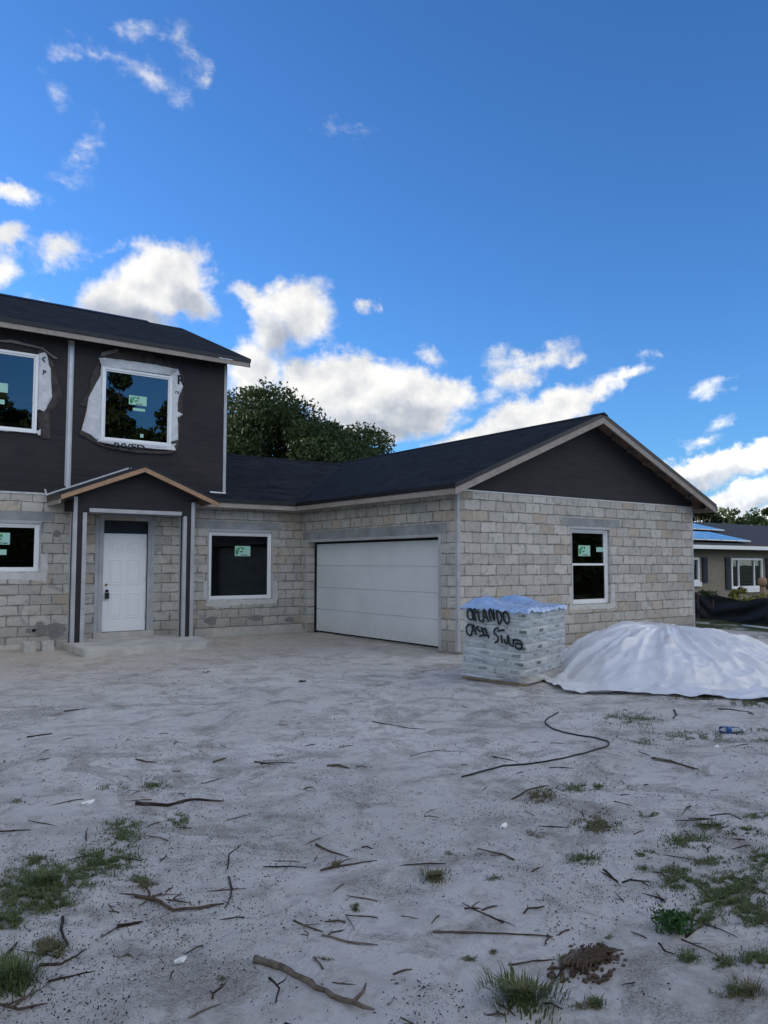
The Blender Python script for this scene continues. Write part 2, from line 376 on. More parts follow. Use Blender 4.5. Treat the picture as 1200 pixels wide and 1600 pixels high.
def bead_mat():
    m, g, bs, _ = mat('perforated_bead', .45, .5); X, Y, Z = g.sep(OC(g))
    q = g.comb(g.m('ADD', X, Y), Z)
    ch = g.n('ShaderNodeTexChecker', {'Vector': q, 'Scale': 44.}).outputs['Fac']
    n = g.noise(q, 3., 3); fac = g.m('MULTIPLY', ch, g.mr(n, .25, .6, .5, .95))
    c = g.mix(fac, (.60, .62, .65), (.10, .10, .11)); lk(g, c, bs.inputs['Base Color']); return m
M['bead'] = bead_mat()
def glass_mat(name, ior=2.1, tint=(.35, .4, .42)):
    m = bpy.data.materials.new(name); m.use_nodes = True; t = m.node_tree; t.nodes.clear(); g = N(t)
    fr = g.n('ShaderNodeFresnel', {'IOR': ior}); tr = g.n('ShaderNodeBsdfTransparent', {'Color': (*tint, 1)})
    nb = g.n('ShaderNodeBump', {'Height': g.noise(OC(g), .9, 2), 'Strength': .12, 'Distance': .02})
    gl = g.n('ShaderNodeBsdfGlossy', {'Roughness': .0, 'Color': (.9, .97, 1, 1), 'Normal': nb.outputs[0]})
    mx = g.n('ShaderNodeMixShader', {0: fr.outputs[0], 1: tr.outputs[0], 2: gl.outputs[0]}); o = g.n('ShaderNodeOutputMaterial')
    t.links.new(mx.outputs[0], o.inputs[0]); return m
M['gdoor'] = gdoor_mat()
M['glass'] = glass_mat('window_glass', 1.95, (.25, .3, .32))
M['glass_low'] = glass_mat('window_glass_clear', 1.5, (.28, .31, .34))

# ------------------------------------------------------------------ ground
def gauss(x, y, cx, cy, sx, sy, r=0):
    c, s_ = math.cos(r), math.sin(r); dx = x-cx; dy = y-cy; a = (dx*c+dy*s_)/sx; b = (-dx*s_+dy*c)/sy
    return np.exp(-(a*a+b*b))
def gh(x, y):
    x = np.asarray(x, float); y = np.asarray(y, float)
    z = -.02+.10*fbm(x*.35+3, y*.35+9, 3, 3)+.05*fbm(x*1.3, y*1.3, 3, 11)+.022*fbm(x*4.5, y*4.5, 3, 21)
    z = z+.07*gauss(x, y, -.9, 4.6, 1.6, .8)+.05*gauss(x, y, -3., 5.2, 2.4, .3)
    z = z-.03*gauss(x, y, -1.7, -3.5, .8, .8)+.03*gauss(x, y, -4.3, -2, 2.5, 2.5)
    # stay clear of walls, slab and door sill
    near = np.clip((y-3.0)/1.2, 0, 1)*np.clip((7-y)/1, 0, 1); z = z*(1-.45*near)
    insl = (x > -5.75) & (x < -2.9) & (y > 3.45) & (y < 5.75); z = np.where(insl, np.minimum(z, .02), z)
    out = np.clip((np.hypot(x+3, y+1)-16)/25, 0, 1); z = z*(1-out)-.12*out
    return z
def gp(x, y):
    """ground point seen at a photo position (iterated onto the uneven ground)"""
    z = 0.
    for _ in range(4):
        q = P(x, y, 2, z); z = float(gh(q[0], q[1]))
    q[2] = z; return q
def axis(lo, hi, st, far, n):
    g = list(np.arange(lo, hi, st)); e = np.geomspace(st*2, far, n); c = np.cumsum(e)
    return np.array(list(lo-c[::-1])+g+list(g[-1]+c))
gx = axis(-10.2, 6.5, .034, 160, 42); gy = axis(-9.9, 6.2, .034, 160, 42)
GX, GY = np.meshgrid(gx, gy); GZ = gh(GX, GY)
nr = (GX > -10.2) & (GX < 6.5) & (GY > -9.9) & (GY < 6.2)
foot = vn(GX*5.5, GY*5.5, 77); dimp = -np.clip(foot-.72, 0, 1)*.07+.012*fbm(GX*11, GY*11, 2, 31)+.006*fbm(GX*23, GY*23, 2, 41)
tread = np.sin((GX*.53-GY*.85)*2*math.pi/.075)*.0035*gauss(GX, GY, -5.6, -6.9, 1.6, .35, rad(58))
GZ = GZ+np.where(nr, dimp+tread, 0)
V = np.stack([GX, GY, GZ], -1).reshape(-1, 3); ny, nx = GX.shape
ii = np.arange(ny*nx).reshape(ny, nx)
FQ = np.stack([ii[:-1, :-1], ii[:-1, 1:], ii[1:, 1:], ii[1:, :-1]], -1).reshape(-1, 4)
TRACKS = [(-6.1, -6.9, rad(32), .17, 2.6, .35), (-4.6, -6.6, rad(25), .15, 2.2, .28), (-7.2, -5.2, rad(52), .16, 3., .25), (-4.6, -3.4, rad(75), .2, 4., .3), (-6.6, -.5, rad(8), .18, 3.2, .3), (-2.6, -4.2, rad(40), .16, 2.2, .35), (-3.2, -.2, rad(110), .18, 3., .3)]
def sand_mat():
    m, g, bs, _ = mat('sand', .95, .12); p = OC(g); X, Y, Z = g.sep(p)
    n1 = g.noise(p, .55, 5, .6); n2 = g.noise(p, 2.6, 6, .65, .4); n3 = g.noise(p, 14., 6, .7); n4 = g.noise(p, 90., 4, .8); n5 = g.noise(p, 260., 2, .8)
    c = g.mix(g.mr(n1, .3, .7), (.53, .52, .505), (.71, .70, .685))
    c = g.mix(g.mr(n2, .48, .68, 0, .7), c, (.31, .29, .27))
    c = g.mix(g.mr(n3, .52, .72, 0, .6), c, (.26, .24, .22))
    c = g.mix(g.mr(n4, .58, .72, 0, .55), c, (.11, .095, .08))
    c = g.mix(g.mr(n5, .62, .75, 0, .35), c, (.08, .07, .06))
    n6 = g.noise(g.v('ADD', p, (9, 4, 0)), 1.15, 7, .68, 1.5); c = g.mix(g.m('MULTIPLY', g.mr(n6, .52, .6), g.mr(n4, .40, .62, .1, .85)), c, (.19, .165, .145))
    n7 = g.noise(g.v('ADD', p, (2, 8, 0)), 5., 6, .7, 2.); c = g.mix(g.mr(n7, .58, .7, 0, .45), c, (.66, .63, .59))
    # rust-brown organic stains
    rs = g.m('MULTIPLY', g.mr(g.noise(p, 1.6, 4, .5, .8), .62, .75), g.mr(n3, .4, .6)); c = g.mix(g.m('MULTIPLY', rs, .6), c, (.17, .125, .10))
    # warmer builder's sand close to the walls
    wy = g.m('MULTIPLY', g.mr(Y, -1.5, 4.2), .62); c = g.mix(wy, c, (.50, .43, .335))
    # lawn beyond the garage and in the distance
    dd = g.m('ADD', g.m('SUBTRACT', X, 8.3), g.m('MULTIPLY', g.m('SUBTRACT', n1, .5), 6.))
    lawn = g.mr(dd, 0., 1.2); far = g.mr(g.v('LENGTH', g.v('ADD', p, (3, 1, 0)), out=1), 17, 22)
    lawn = g.m('MAXIMUM', lawn, far); lawn = g.m('MULTIPLY', lawn, g.mr(g.noise(p, 1.1, 4), .36, .5, .35, 1))
    gc = g.mix(g.mr(n3, .3, .7), (.035, .055, .02), (.09, .11, .04)); c = g.mix(lawn, c, gc)
    lk(g, c, bs.inputs['Base Color'])
    h = g.m('ADD', g.m('ADD', g.m('MULTIPLY', n3, 1.), g.m('MULTIPLY', n4, .35)), g.m('MULTIPLY', n5, .12))
    # worn tyre tracks: fine parallel grooves pressed into the sand
    for (x0, y0, a0, wd, L, st) in TRACKS:
        ca, sa = math.cos(a0), math.sin(a0); pd = g.v('SUBTRACT', g.v('ADD', p, g.v('SCALE', g.v('SUBTRACT', g.noise(p, .8, 2, col=True), (.5, .5, .5)), .9)), (x0, y0, 0))
        l = g.v('DOT_PRODUCT', pd, (ca, sa, 0), out=1); d = g.v('DOT_PRODUCT', pd, (-sa, ca, 0), out=1)
        mk = g.m('MULTIPLY', g.mr(g.m('ABSOLUTE', d), wd, wd*.8), g.mr(g.m('ABSOLUTE', l), L, L*.6)); mk = g.m('MULTIPLY', mk, g.mr(g.noise(p, 3.2, 5, .7), .42, .62))
        wv = g.m('ADD', g.m('SINE', g.m('MULTIPLY', d, 2*math.pi/.042)), g.m('MULTIPLY', g.noise(p, 40., 2), 1.5))
        h = g.m('ADD', h, g.m('MULTIPLY', g.m('MULTIPLY', wv, mk), st*.4)); h = g.m('SUBTRACT', h, g.m('MULTIPLY', mk, st))
    bump(g, bs, h, .9, .035); return m
M['sand'] = sand_mat()
ground = npmesh('ground', V, FQ, M['sand'], smooth=True); tag(ground, kind='structure')

# ------------------------------------------------------------------ the house under construction
D, W = 5.70, 7.52
house = empty('house', (0, 0, 0), 'unfinished house of bare grey blocks with dark papered upper storey and black roofs', 'house')
def wall(name, ax, plane, th, u0, u1, z0, z1, ops, m, parent):
    """wall in the plane coord=plane (ax 0: runs along x at y=plane, ax 1: along y at x=plane), thickness th inwards"""
    b = MB(); us = sorted({u0, u1, *[o for q in ops for o in q[:2]]}); zs = sorted({z0, z1, *[o for q in ops for o in q[2:]]})
    def pt(u, d, z): return (u, plane+d, z) if ax == 0 else (plane+d, u, z)
    for i in range(len(us)-1):
        for j in range(len(zs)-1):
            cu, cz = (us[i]+us[i+1])/2, (zs[j]+zs[j+1])/2
            if any(q[0] < cu < q[1] and q[2] < cz < q[3] for q in ops): continue
            for d in (0, th): b.add([pt(us[i], d, zs[j]), pt(us[i+1], d, zs[j]), pt(us[i+1], d, zs[j+1]), pt(us[i], d, zs[j+1])], [(0, 1, 2, 3)])
    def reveal(a, bb, c, d): b.add([pt(a, 0, c), pt(bb, 0, d), pt(bb, th, d), pt(a, th, c)], [(0, 1, 2, 3)])
    for q in list(ops)+[(u0, u1, z0, z1)]:
        reveal(q[0], q[1], q[2], q[2]); reveal(q[0], q[1], q[3], q[3]); reveal(q[0], q[0], q[2], q[3]); reveal(q[1], q[1], q[2], q[3])
    return b.build(name, m, parent)
FW = (-2.405, -.815, .815, 2.36); LW = (-7.6, -5.975, 1.47, 2.42); GW = (3.155, 4.38, .80, 2.375)
UW2 = (-4.855, -3.35, 4.19, 5.755); UW1 = (-7.62, -6.11, 4.21, 5.80)
DO = (-4.73, -3.80, .21, 2.54)
GO = (.54, 5.42, -.3, 2.15)
wall('front_block_wall', 0, D, .2, -21, 0, -.4, 3.04, [FW, LW, DO], M['blockx'], house)
wall('garage_block_wall', 1, 0, .2, .2, D+.2, -.4, 3.15, [GO], M['blocky'], house)
wall('gable_block_wall', 0, 0, .2, 0, W, -.4, 3.02, [GW], M['blockx'], house)
wall('side_block_wall', 1, W-.2, .2, .2, 13.5, -.4, 3.15, [], M['blocky'], house)
wall('back_block_wall', 0, 13.5, .2, -21, W, -.4, 3.15, [], M['blockx'], house)
wall('end_block_wall', 1, -21.2, .2, D, 13.7, -.4, 8, [], M['blocky'], house)  # house lengthened this far out of view to keep sun off the foreground
b = MB(); b.box(-1.96, .001, D+.03, D+.18, 3.042, 3.17); b.build('wall_plate', M['wood_dark'], house)
b = MB(); b.prism([(.05, 3.021), (W-.002, 3.021), (W-.002, 3.13), (3.76, 4.705), (.05, 3.13)], 1, .004, .12); b.build('gable_sheathing', M['felt'], house)
wall('upper_wall', 0, D-.006, .15, -21, -2.032, 3.045, 6.36, [UW2, UW1], M['felt'], house)
b = MB(); b.prism([(D+.146, 3.2), (13.5, 3.2), (13.5, 6.4), (9.6, 8.0), (D+.146, 6.36)], 0, -2.18, -2.032); b.build('upper_side_wall', M['felt'], house)
b = MB(); b.box(-20.9, -2.2, D+.22, 13.4, 3.05, 3.18); b.box(-20.9, -2.2, 13.3, 13.45, 3.2, 6.3); b.build('upper_floor', M['wood_dark'], house)
# wooden studs seen through the upper windows
b = MB(); b.box(-9, -4.2, 7.6, 7.64, 4.62, 4.70)
for x in (-8.2, -7.05, -5.9): b.box(x, x+.09, 7.65, 7.69, 3.2, 4.62)
b.build('inner_railing', M['wood_new'], house)
# interior partition seen through the lower windows
b = MB(); b.box(-2.3, 2.2, 8.4, 8.5, -.1, 2.9); b.build('inner_partition', M['lintel'], house)
b = MB(); b.box(-20.9, 7.3, 5.95, 13.4, -.25, .1); b.box(.25, 7.3, .25, 5.95, -.25, .02); b.build('floor_slab', M['concrete'], house)

# roofs
def roof(name, ax, e0, r, e1, ze, zr, t, a, bb, m, over=None):
    poly = [(e0, ze-t), (e0, ze), (r, zr), (e1, ze), (e1, ze-t), (r, zr-t)]
    mb = MB(); mb.prism(poly, ax, a, bb, 1, mis=[1, 0, 0, 1, 2, 2]); return mb.build(name, [m, M['edge'], M['ply']], house)
rg = roof('garage_roof', 1, -.40, 3.76, 7.92, 3.075, 4.81, .085, -.40, 14, M['sh_y'])
rm = roof('main_roof', 0, 5.30, 9.08, 12.86, 3.078, 4.655, .085, -3.2, 3.72, M['sh_x'])
ru = roof('upper_roof', 0, 5.30, 9.6, 13.9, 6.34, 8.13, .085, -21.3, -1.62, M['sh_x'])  # left part runs on unseen as an added sun block
b = MB(); b.prism([(9.42, 8.075), (9.6, 8.165), (9.78, 8.075)], 0, -21.2, -2.6); b.build('ridge_vent', M['edge'], ru)
b = MB(); b.prism([(3.62, 4.762), (3.76, 4.83), (3.90, 4.762)], 1, -.41, 13); b.build('ridge_cap', M['sh_x'], rg)
b = MB(); b.prism([(8.94, 4.607), (9.08, 4.675), (9.22, 4.607)], 0, -2.02, 3.4); b.build('ridge_cap', M['sh_y'], rm)
# fascia boards, each board a mesh of its own
def board(x0, x1, y0, y1, z0, z1, m='wood_grey', name='fascia_board', parent=house): return MB().box(x0, x1, y0, y1, z0, z1).build(name, M[m], parent)
for y0, y1 in ((-.375, 1.62), (1.624, 3.9), (3.904, 5.318)): board(-.385, -.355, y0, y1, 2.885, 2.989)
for x0, x1 in ((-2.68, -1.3), (-1.296, -.388)): board(x0, x1, 5.32, 5.35, 2.885, 2.989)
for x0, x1 in ((-21, -8.6), (-8.596, -6.05), (-6.046, -3.9), (-3.896, -1.64)): board(x0, x1, 5.32, 5.35, 6.148, 6.252)
board(7.875, 7.905, -.375, 13.9, 2.885, 2.989)
def rake(x0, z0, x1, z1, ya, yb, h, m='wood_grey', name='rake_board', parent=house, ax=1):
    return MB().prism([(x0, z0), (x1, z1), (x1, z1-h), (x0, z0-h)], ax, ya, yb).build(name, M[m], parent)
rake(-.385, 2.992, 3.758, 4.722, -.392, -.362, .125); rake(7.905, 2.992, 3.762, 4.722, -.392, -.362, .125, 'wood_grey')
MB().prism([(5.32, 6.262), (9.6, 8.045), (13.88, 6.262), (13.88, 6.14), (9.6, 7.92), (5.32, 6.14)], 0, -1.655, -1.63).build('rake_board', M['wood_grey'], house)
# lookout blocks under the right slope of the gable overhang
for i, t in enumerate((.16, .30, .44, .58, .72, .86)):
    x = 3.76+t*3.9; z = 4.722-(x-3.76)*.4176
    MB().prism([(x, z-.01), (x+.26, z-.01-.26*.4176), (x+.26, z-.10-.26*.4176+.03), (x+.2, z-.16), (x, z-.10)], 1, -.15, -.112).build('lookout_block', M['wood_dark'] if i % 2 else M['ply'], house)
    MB().obox((x+.1, -.355, z-.06-.1*.4176), (.038, 0, -.016), (0, .35, 0), (0, 0, .05)).build('lookout', M['ply'], house)
# soffit shadow board boxed end at the far right corner of the gable
board(7.53, 7.87, -.35, -.02, 2.93, 2.945, 'ply', 'boxed_eave'); MB().prism([(7.53, 2.95), (7.87, 2.95), (7.87, 2.99), (7.53, 3.13)], 1, -.355, -.34).build('boxed_eave', M['ply'], house)

# beads and trims
def bar(name, m, *bx, parent=house):
    b = MB()
    for q in bx: b.box(*q)
    return b.build(name, M[m], parent)
bar('corner_bead', 'bead', (-.006, -.0005, -.006, .066, .04, 2.93), (-.0005, .062, -.006, -.0005, .04, 3.0))
bar('corner_bead', 'bead', (W-.055, W+.006, -.006, -.0005, .0, 2.99), (W+.0005, W+.006, 0, .05, 0, 2.99))
bar('gable_drip_trim', 'metal', (.1, W, -.012, .002, 3.0, 3.022))
bar('wall_trim', 'metal', (-21, -5.9, D-.016, D-.001, 3.0, 3.03))
bar('control_joint', 'bead', (-5.545, -5.515, D-.012, D-.007, 3.2, 6.2), (-5.455, -5.425, D-.012, D-.007, 3.2, 6.2))
bar('control_joint_spine', 'metal', (-5.513, -5.457, D-.02, D-.007, 3.16, 6.2))
bar('corner_bead', 'bead', (-2.098, -2.028, D-.013, D-.007, 3.24, 6.2), (-2.0315, -2.026, D-.007, D+.05, 3.24, 6.2))
b = MB(); b.obox((-2.40, D-.03, 3.235), (.37, 0, -.012), (0, .02, 0), (0, 0, .03)); b.obox((-2.38, D-.05, 3.19), (.34, 0, .012), (0, .02, 0), (0, 0, .022)); b.box(-2.412, -2.396, D-.03, D-.01, 3.17, 3.26); b.build('loose_flashing', M['white'], house)
# garage opening
MB().prism([(.1, 3.16), (7.3, 3.16), (3.76, 4.70)], 1, 13.5, 13.6).build('back_gable', M['felt'], house)
bar('ceiling', 'wood_dark', (.22, 7.3, .22, 13.4, 2.93, 2.98))
bar('garage_lintel', 'lintel', (-.004, -.0006, .3, 5.66, 2.205, 2.405))
bar('opening_bead', 'bead', (-.007, -.001, .47, .54, .0, 2.205), (-.007, -.001, .545, 5.49, 2.152, 2.203), (-.007, -.001, 5.421, 5.465, .02, 2.151), (-.006, .2, .541, .546, -.05, 2.14))
bar('jamb_strip', 'black', (.19, .23, 5.33, 5.418, .0, 2.149), (.19, .23, .55, 5.329, 2.108, 2.149))
gd = empty('garage_door', (.2, 2.9, 0)); gd.parent = house
for k in range(4):
    z0 = .05+k*.514
    b = MB(); b.box(.2, .245, .548, 5.328, z0, z0+.509); o = b.build('door_section', M['gdoor'], gd, bevel=.004)
MB().box(.205, .235, .55, 5.328, .02, .048).build('bottom_seal', M['black'], gd)

# windows
def text_mesh(name, s, size, m, fn, parent, mirror=False, bold=0.):
    cu = bpy.data.curves.new('t', 'FONT'); cu.body = s; cu.size = size; cu.offset = bold*size; cu.extrude = 0
    to = bpy.data.objects.new('t', cu); COL.objects.link(to); bpy.context.view_layer.update()
    me = bpy.data.meshes.new_from_object(to.evaluated_get(bpy.context.evaluated_depsgraph_get())); COL.objects.unlink(to); bpy.data.objects.remove(to)
    me.materials.clear(); me.materials.append(m)
    for v in me.vertices: v.co = fn(v.co.x, v.co.y)
    o = bpy.data.objects.new(name, me); COL.objects.link(o)
    if parent is not None: o.parent = parent; o.location = tuple(-world_loc(parent))
    return o
def window(x0, x1, z0, z1, y, fw=.055, glass='glass', hung=None, name='window'):
    w_ = empty(name, ((x0+x1)/2, y, z0)); w_.parent = house
    b = MB(); d = .09
    b.box(x0, x0+fw, y, y+d, z0, z1); b.box(x1-fw, x1, y, y+d, z0, z1); b.box(x0+fw, x1-fw, y, y+d, z0, z0+fw); b.box(x0+fw, x1-fw, y, y+d, z1-fw, z1)
    b.build('frame', M['white'], w_, bevel=.006)
    def sash(a, c, e, f_, yy, sw=.032):
        s = MB(); s.box(a, a+sw, yy, yy+.04, e, f_); s.box(c-sw, c, yy, yy+.04, e, f_); s.box(a+sw, c-sw, yy, yy+.04, e, e+sw); s.box(a+sw, c-sw, yy, yy+.04, f_-sw, f_)
        s.build('sash', M['white'], w_, bevel=.004)
        g = MB(); g.add([(a+sw, yy+.02, e+sw), (c-sw, yy+.02, e+sw), (c-sw, yy+.02, f_-sw), (a+sw, yy+.02, f_-sw)], [(0, 1, 2, 3)]); g.build('pane', M[glass], w_)
    if hung:
        sash(x0+fw, x1-fw, hung-.02, z1-fw, y+.04); sash(x0+fw, x1-fw, z0+fw, hung+.022, y+.012, .045)
    else: sash(x0+fw, x1-fw, z0+fw, z1-fw, y+.02)
    return w_
w_front = window(*FW, D+.035, glass='glass_low'); w_low = window(*LW, D+.035, glass='glass_low'); w_gable = window(*GW, .05, .05, 'glass_low', hung=1.63)
w_u2 = window(*UW2, D-.05, .05); w_u1 = window(*UW1, D-.05, .05)
def bead_ring(q, y, wd=.028):
    x0, x1, z0, z1 = q
    return bar('casing_bead', 'bead', (x0-wd, x0, y-.006, y-.0008, z0, z1), (x1, x1+wd, y-.006, y-.0008, z0, z1), (x0-wd, x1+wd, y-.008, y-.0008, z1+.0005, z1+.055))
bead_ring(FW, D); bead_ring(LW, D); bead_ring(GW, 0)
def sticker(win, y, x0, x1, z0, z1, small=None, logo=True):
    b = MB(); yy = y-.003
    b.add([(x0, yy, z0), (x1, yy, z0), (x1, yy, z1), (x0, yy, z1)], [(0, 1, 2, 3)], 0)
    wd, h = x1-x0, z1-z0
    def poly(ps, mi): 
        q = [(x0+p[0]*wd, yy-.0015, z0+p[1]*h) for p in ps]; tri = tessellate_polygon([[Vector((p[0], p[2], 0)) for p in q]]); b.add(q, tri, mi)
    if logo:
        poly([(.10, .08), (.05, .35), (.06, .60), (.14, .80), (.27, .93), (.17, .72), (.12, .45), (.14, .2)], 1)
        poly([(.15, .1), (.12, .35), (.18, .62), (.30, .86), (.45, .95), (.33, .76), (.24, .5), (.2, .2)], 1)
        poly([(.26, .38), (.36, .50), (.55, .52), (.50, .40), (.36, .36)], 1)
        poly([(.43, .80), (.52, .92), (.60, .68), (.52, .66), (.47, .6)], 1)
    if small:
        a, c, e, f_ = small; MB().add([(a, yy, e), (c, yy, e), (c, yy, f_), (a, yy, f_)], [(0, 1, 2, 3)], 0).build('sticker', M['glabel'], win)
    o = b.build('sticker', [M['glabel'], M['green']], win)
    if logo: text_mesh('lettering', 'Ply Gem', .2*h, M['ink'], lambda a_, b_: Vector((x0+.40*wd+a_*1.0, yy-.003, z0+.06*h+b_)), win, bold=.02)
    return o
def wr(px0, py0, px1, py1, y): a = P(px0, py0, 1, y); c = P(px1, py1, 1, y); return a[0], c[0], c[2], a[2]
yg = D+.035+.04
sticker(w_front, yg, *wr(367, 853, 391, 869, yg))
sm = wr(-6, 858.5, 10, 867, yg); sticker(w_low, yg, *wr(-12, 832, 15.2, 851, yg), small=sm)
yu = D-.05+.04
sm = wr(207.5, 637, 226.5, 643.5, yu); sticker(w_u2, yu, *wr(201.5, 617, 229, 635, yu), small=sm)
sm = wr(219, 678, 224, 684, yu); sticker(w_u2, yu, *sm, logo=False)
sm = wr(-10, 623, 7, 632, yu); sticker(w_u1, yu, *wr(-16, 596, 12, 614, yu), small=sm, logo=False)
yq = .05+.06; sm = wr(931.5, 855, 944, 862.5, yq); sticker(w_gable, yq, *wr(903.5, 852, 922, 869, yq), small=sm)

# precast lintels, parge patches and small marks on the block walls
bar('lintel', 'lintel', (-2.75, -.62, D-.003, D-.0006, 2.418, 2.60)); bar('lintel', 'lintel', (-8.2, -5.72, D-.003, D-.0006, 2.478, 2.66)); bar('lintel', 'lintel', (2.88, 4.72, -.003, -.0006, 2.433, 2.60))
rnd = random.Random(3)
def rough_poly(name, pts, y, m, jit=.012, th=.004, n=7, seed=0, parent=house):
    r_ = random.Random(seed); out = []
    for i in range(len(pts)):
        a = pts[i]; c = pts[(i+1) % len(pts)]; L = math.hypot(c[0]-a[0], c[1]-a[1]); k = max(1, int(L/.05))
        for j in range(k):
            t = j/k; out.append((a[0]+(c[0]-a[0])*t+r_.uniform(-jit, jit), a[1]+(c[1]-a[1])*t+r_.uniform(-jit, jit)))
    return MB().prism(out, 1, y-th, y-.0007).build(name, M[m], parent)
def pxp(l, y): return [(lambda q: (q[0], q[2]))(P(a, b_, 1, y)) for a, b_ in l]
rough_poly('sill_parging', pxp([(318, 908), (326.5, 906), (326.5, 937.5), (424.5, 936), (424.5, 908), (433, 907), (434, 936), (430, 942), (380, 945), (330, 948), (321, 946), (325, 940), (318, 934)], D), D, 'parge', seed=1)
rough_poly('sill_parging', pxp([(-30, 892), (61.5, 895.5), (63, 866), (73.5, 865), (73.5, 898), (71, 911), (63, 907), (0, 905), (-30, 904)], D), D, 'parge', seed=2)
rough_poly('sill_parging', pxp([(889, 917), (894, 915), (894.3, 946), (953, 943), (954, 913), (960, 912), (961, 948), (957, 950.5), (920, 952), (891, 952.5)], 0), 0, 'parge', seed=3, jit=.008)
for i, (x, y, rx, rz) in enumerate([(89, 834, .075, .075), (87, 985, .18, .16), (47, 985, .10, .05), (62, 982, .13, .14), (452, 968, .12, .07), (330, 970, .15, .1), (400, 966, .2, .07)]):
    q = P(x, y, 1, D); rough_poly('mortar_patch', [(q[0]+rx*math.cos(t)*(1+.25*math.sin(3*t+i)*(i > 0)), q[2]+rz*math.sin(t)) for t in np.arange(14)*2*math.pi/14], D, 'patch', .006*(i > 0), .003, seed=i)
# footing ledge along the front wall
bar('footing', 'concrete', (-2.72, .0, D-.035, D-.0006, -.3, .19), (-21, -5.9, D-.03, D-.0006, -.3, .06), (-.012, -.0006, 5.425, D-.036, -.3, .08))

# front door
door = MB(); X0, X1, Z0, Z1 = -4.715, -3.815, .215, 2.235; yd = D+.07
door.box(X0, X1, yd, yd+.045, Z0, Z1)
for cx0, cx1 in ((.135, .395), (.505, .765)):
    for cz0, cz1 in ((.27, .80), (.97, 1.50), (1.66, 1.87)):
        a0, a1, e0, e1 = X0+cx0, X0+cx1, Z0+cz0, Z0+cz1; k = .022
        for q in ((a0, a1, e0, e0+k), (a0, a1, e1-k, e1), (a0, a0+k, e0+k, e1-k), (a1-k, a1, e0+k, e1-k)): door.box(q[0], q[1], yd-.012, yd-.0005, q[2], q[3])
        door.box(a0+.05, a1-.05, yd-.011, yd-.0005, e0+.05, e1-.05)
fd = door.build('front_door', M['door'], house, bevel=.005)
for z in (.45, 1.25, 2.0): MB().box(X1-.012, X1+.004, yd-.01, yd-.0006, z, z+.1).build('hinge', M['metal'], fd)
MB().cyl((X0+.075, yd-.025, 1.19), 1, .024, .024).build('deadbolt', M['brass'], fd)
b = MB(); b.box(X0+.045, X0+.125, yd-.07, yd-.03, .90, 1.02); b.tube([(X0+.06, yd-.05, 1.02), (X0+.06, yd-.05, 1.07), (X0+.085, yd-.05, 1.09), (X0+.11, yd-.05, 1.07), (X0+.11, yd-.05, 1.02)], .007); b.tube([(X0+.085, yd-.065, 1.065), (X0+.085, yd-.001, 1.065)], .027, 12); b.build('lock_box', M['ink'], fd, bevel=.006)
bar('door_transom', 'dark', (X0-.012, X1+.012, yd-.005, yd+.04, 2.262, 2.536)); bar('door_frame', 'white', (X0-.014, X1+.014, yd-.012, yd+.05, 2.2365, 2.2615), (X0-.0145, X0-.001, yd-.012, yd+.05, .21, 2.236), (X1+.001, X1+.0145, yd-.012, yd+.05, .21, 2.236))
bar('door_casing_bead', 'bead', (-4.895, -4.83, D-.007, D-.0008, .18, 2.56), (-4.82, -4.735, D-.012, D-.0008, .18, 2.60), (-3.795, -3.73, D-.012, D-.0008, .18, 2.60), (-3.72, -3.66, D-.007, D-.0008, .18, 2.56), (-4.80, -3.73, D-.009, D-.0008, 2.602, 2.65), (-4.734, -4.729, D-.0008, D+.06, .21, 2.53), (-3.80, -3.795, D-.0008, D+.06, .21, 2.53))
bar('door_sill', 'concrete', (-4.9, -3.65, D-.03, D+.1, .06, .208))

# ---- entry porch
YP = 4.95; PC = -4.24; ZS = .105
b = MB(); b.prism([(-5.62, D-.001), (-5.62, 3.62), (-5.55, 3.575), (-3.3, 3.66), (-3.05, 3.95), (-2.98, 4.9), (-2.95, D-.001)], 2, -.25, ZS); b.build('porch_slab', M['concrete'], house, bevel=.012)
ZB = 2.65
for s_, x0, x1 in ((-1, -5.53, -5.29), (1, -3.30, -3.07)):
    pc = MB(); pc.box(x0, x1, YP, YP+.22, ZS, ZB+.25); po = pc.build('porch_post', M['felt'], house)
    z1 = ZB-.02; e = .006
    q = [(x0-e, x0+.065, YP-e, YP-.0008, ZS, 2.93), (x1-.07, x1+e, YP-e, YP-.0008, ZS, z1 if s_ < 0 else 2.93), (x0-e, x0-.0008, YP, YP+.065, ZS, z1), (x0-e, x0-.0008, YP+.16, YP+.225, ZS, z1), (x1+.0008, x1+e, YP, YP+.06, ZS, z1)]
    if s_ > 0: q[0] = (x0-e, x0+.065, YP-e, YP-.0008, ZS, z1)
    bar('corner_bead', 'bead', *q, parent=po)
bar('porch_beam', 'felt', (-5.289, -3.301, YP, YP+.2, ZB, 2.9), (-5.53, -5.4, YP+.221, D-.01, 2.68, 2.88), (-3.2, -3.07, YP+.221, D-.01, 2.68, 2.88))
bar('beam_bead', 'bead', (-5.24, -3.35, YP-.007, YP-.0008, ZB+.0, ZB+.07), (-5.24, -3.35, YP-.007, YP+.06, ZB-.007, ZB-.0008))
b = MB(); b.prism([(-5.53, 2.901), (-3.07, 2.901), (-3.07, 3.04), (PC, 3.51), (-5.53, 3.0)], 1, YP-.003, YP+.1); b.build('porch_gable', M['felt'], house)
YR = 4.70; HS = 1.63; sl = .4
b = MB(); b.prism([(PC-HS, 2.925), (PC-HS, 2.985), (PC, 2.985+HS*sl), (PC+HS, 2.985), (PC+HS, 2.925), (PC, 2.925+HS*sl)], 1, YR-.02, D-.008, 1, mis=[1, 0, 0, 1, 2, 2]); pr_ = b.build('porch_roof', [M['sh_y'], M['edge'], M['ply']], house)
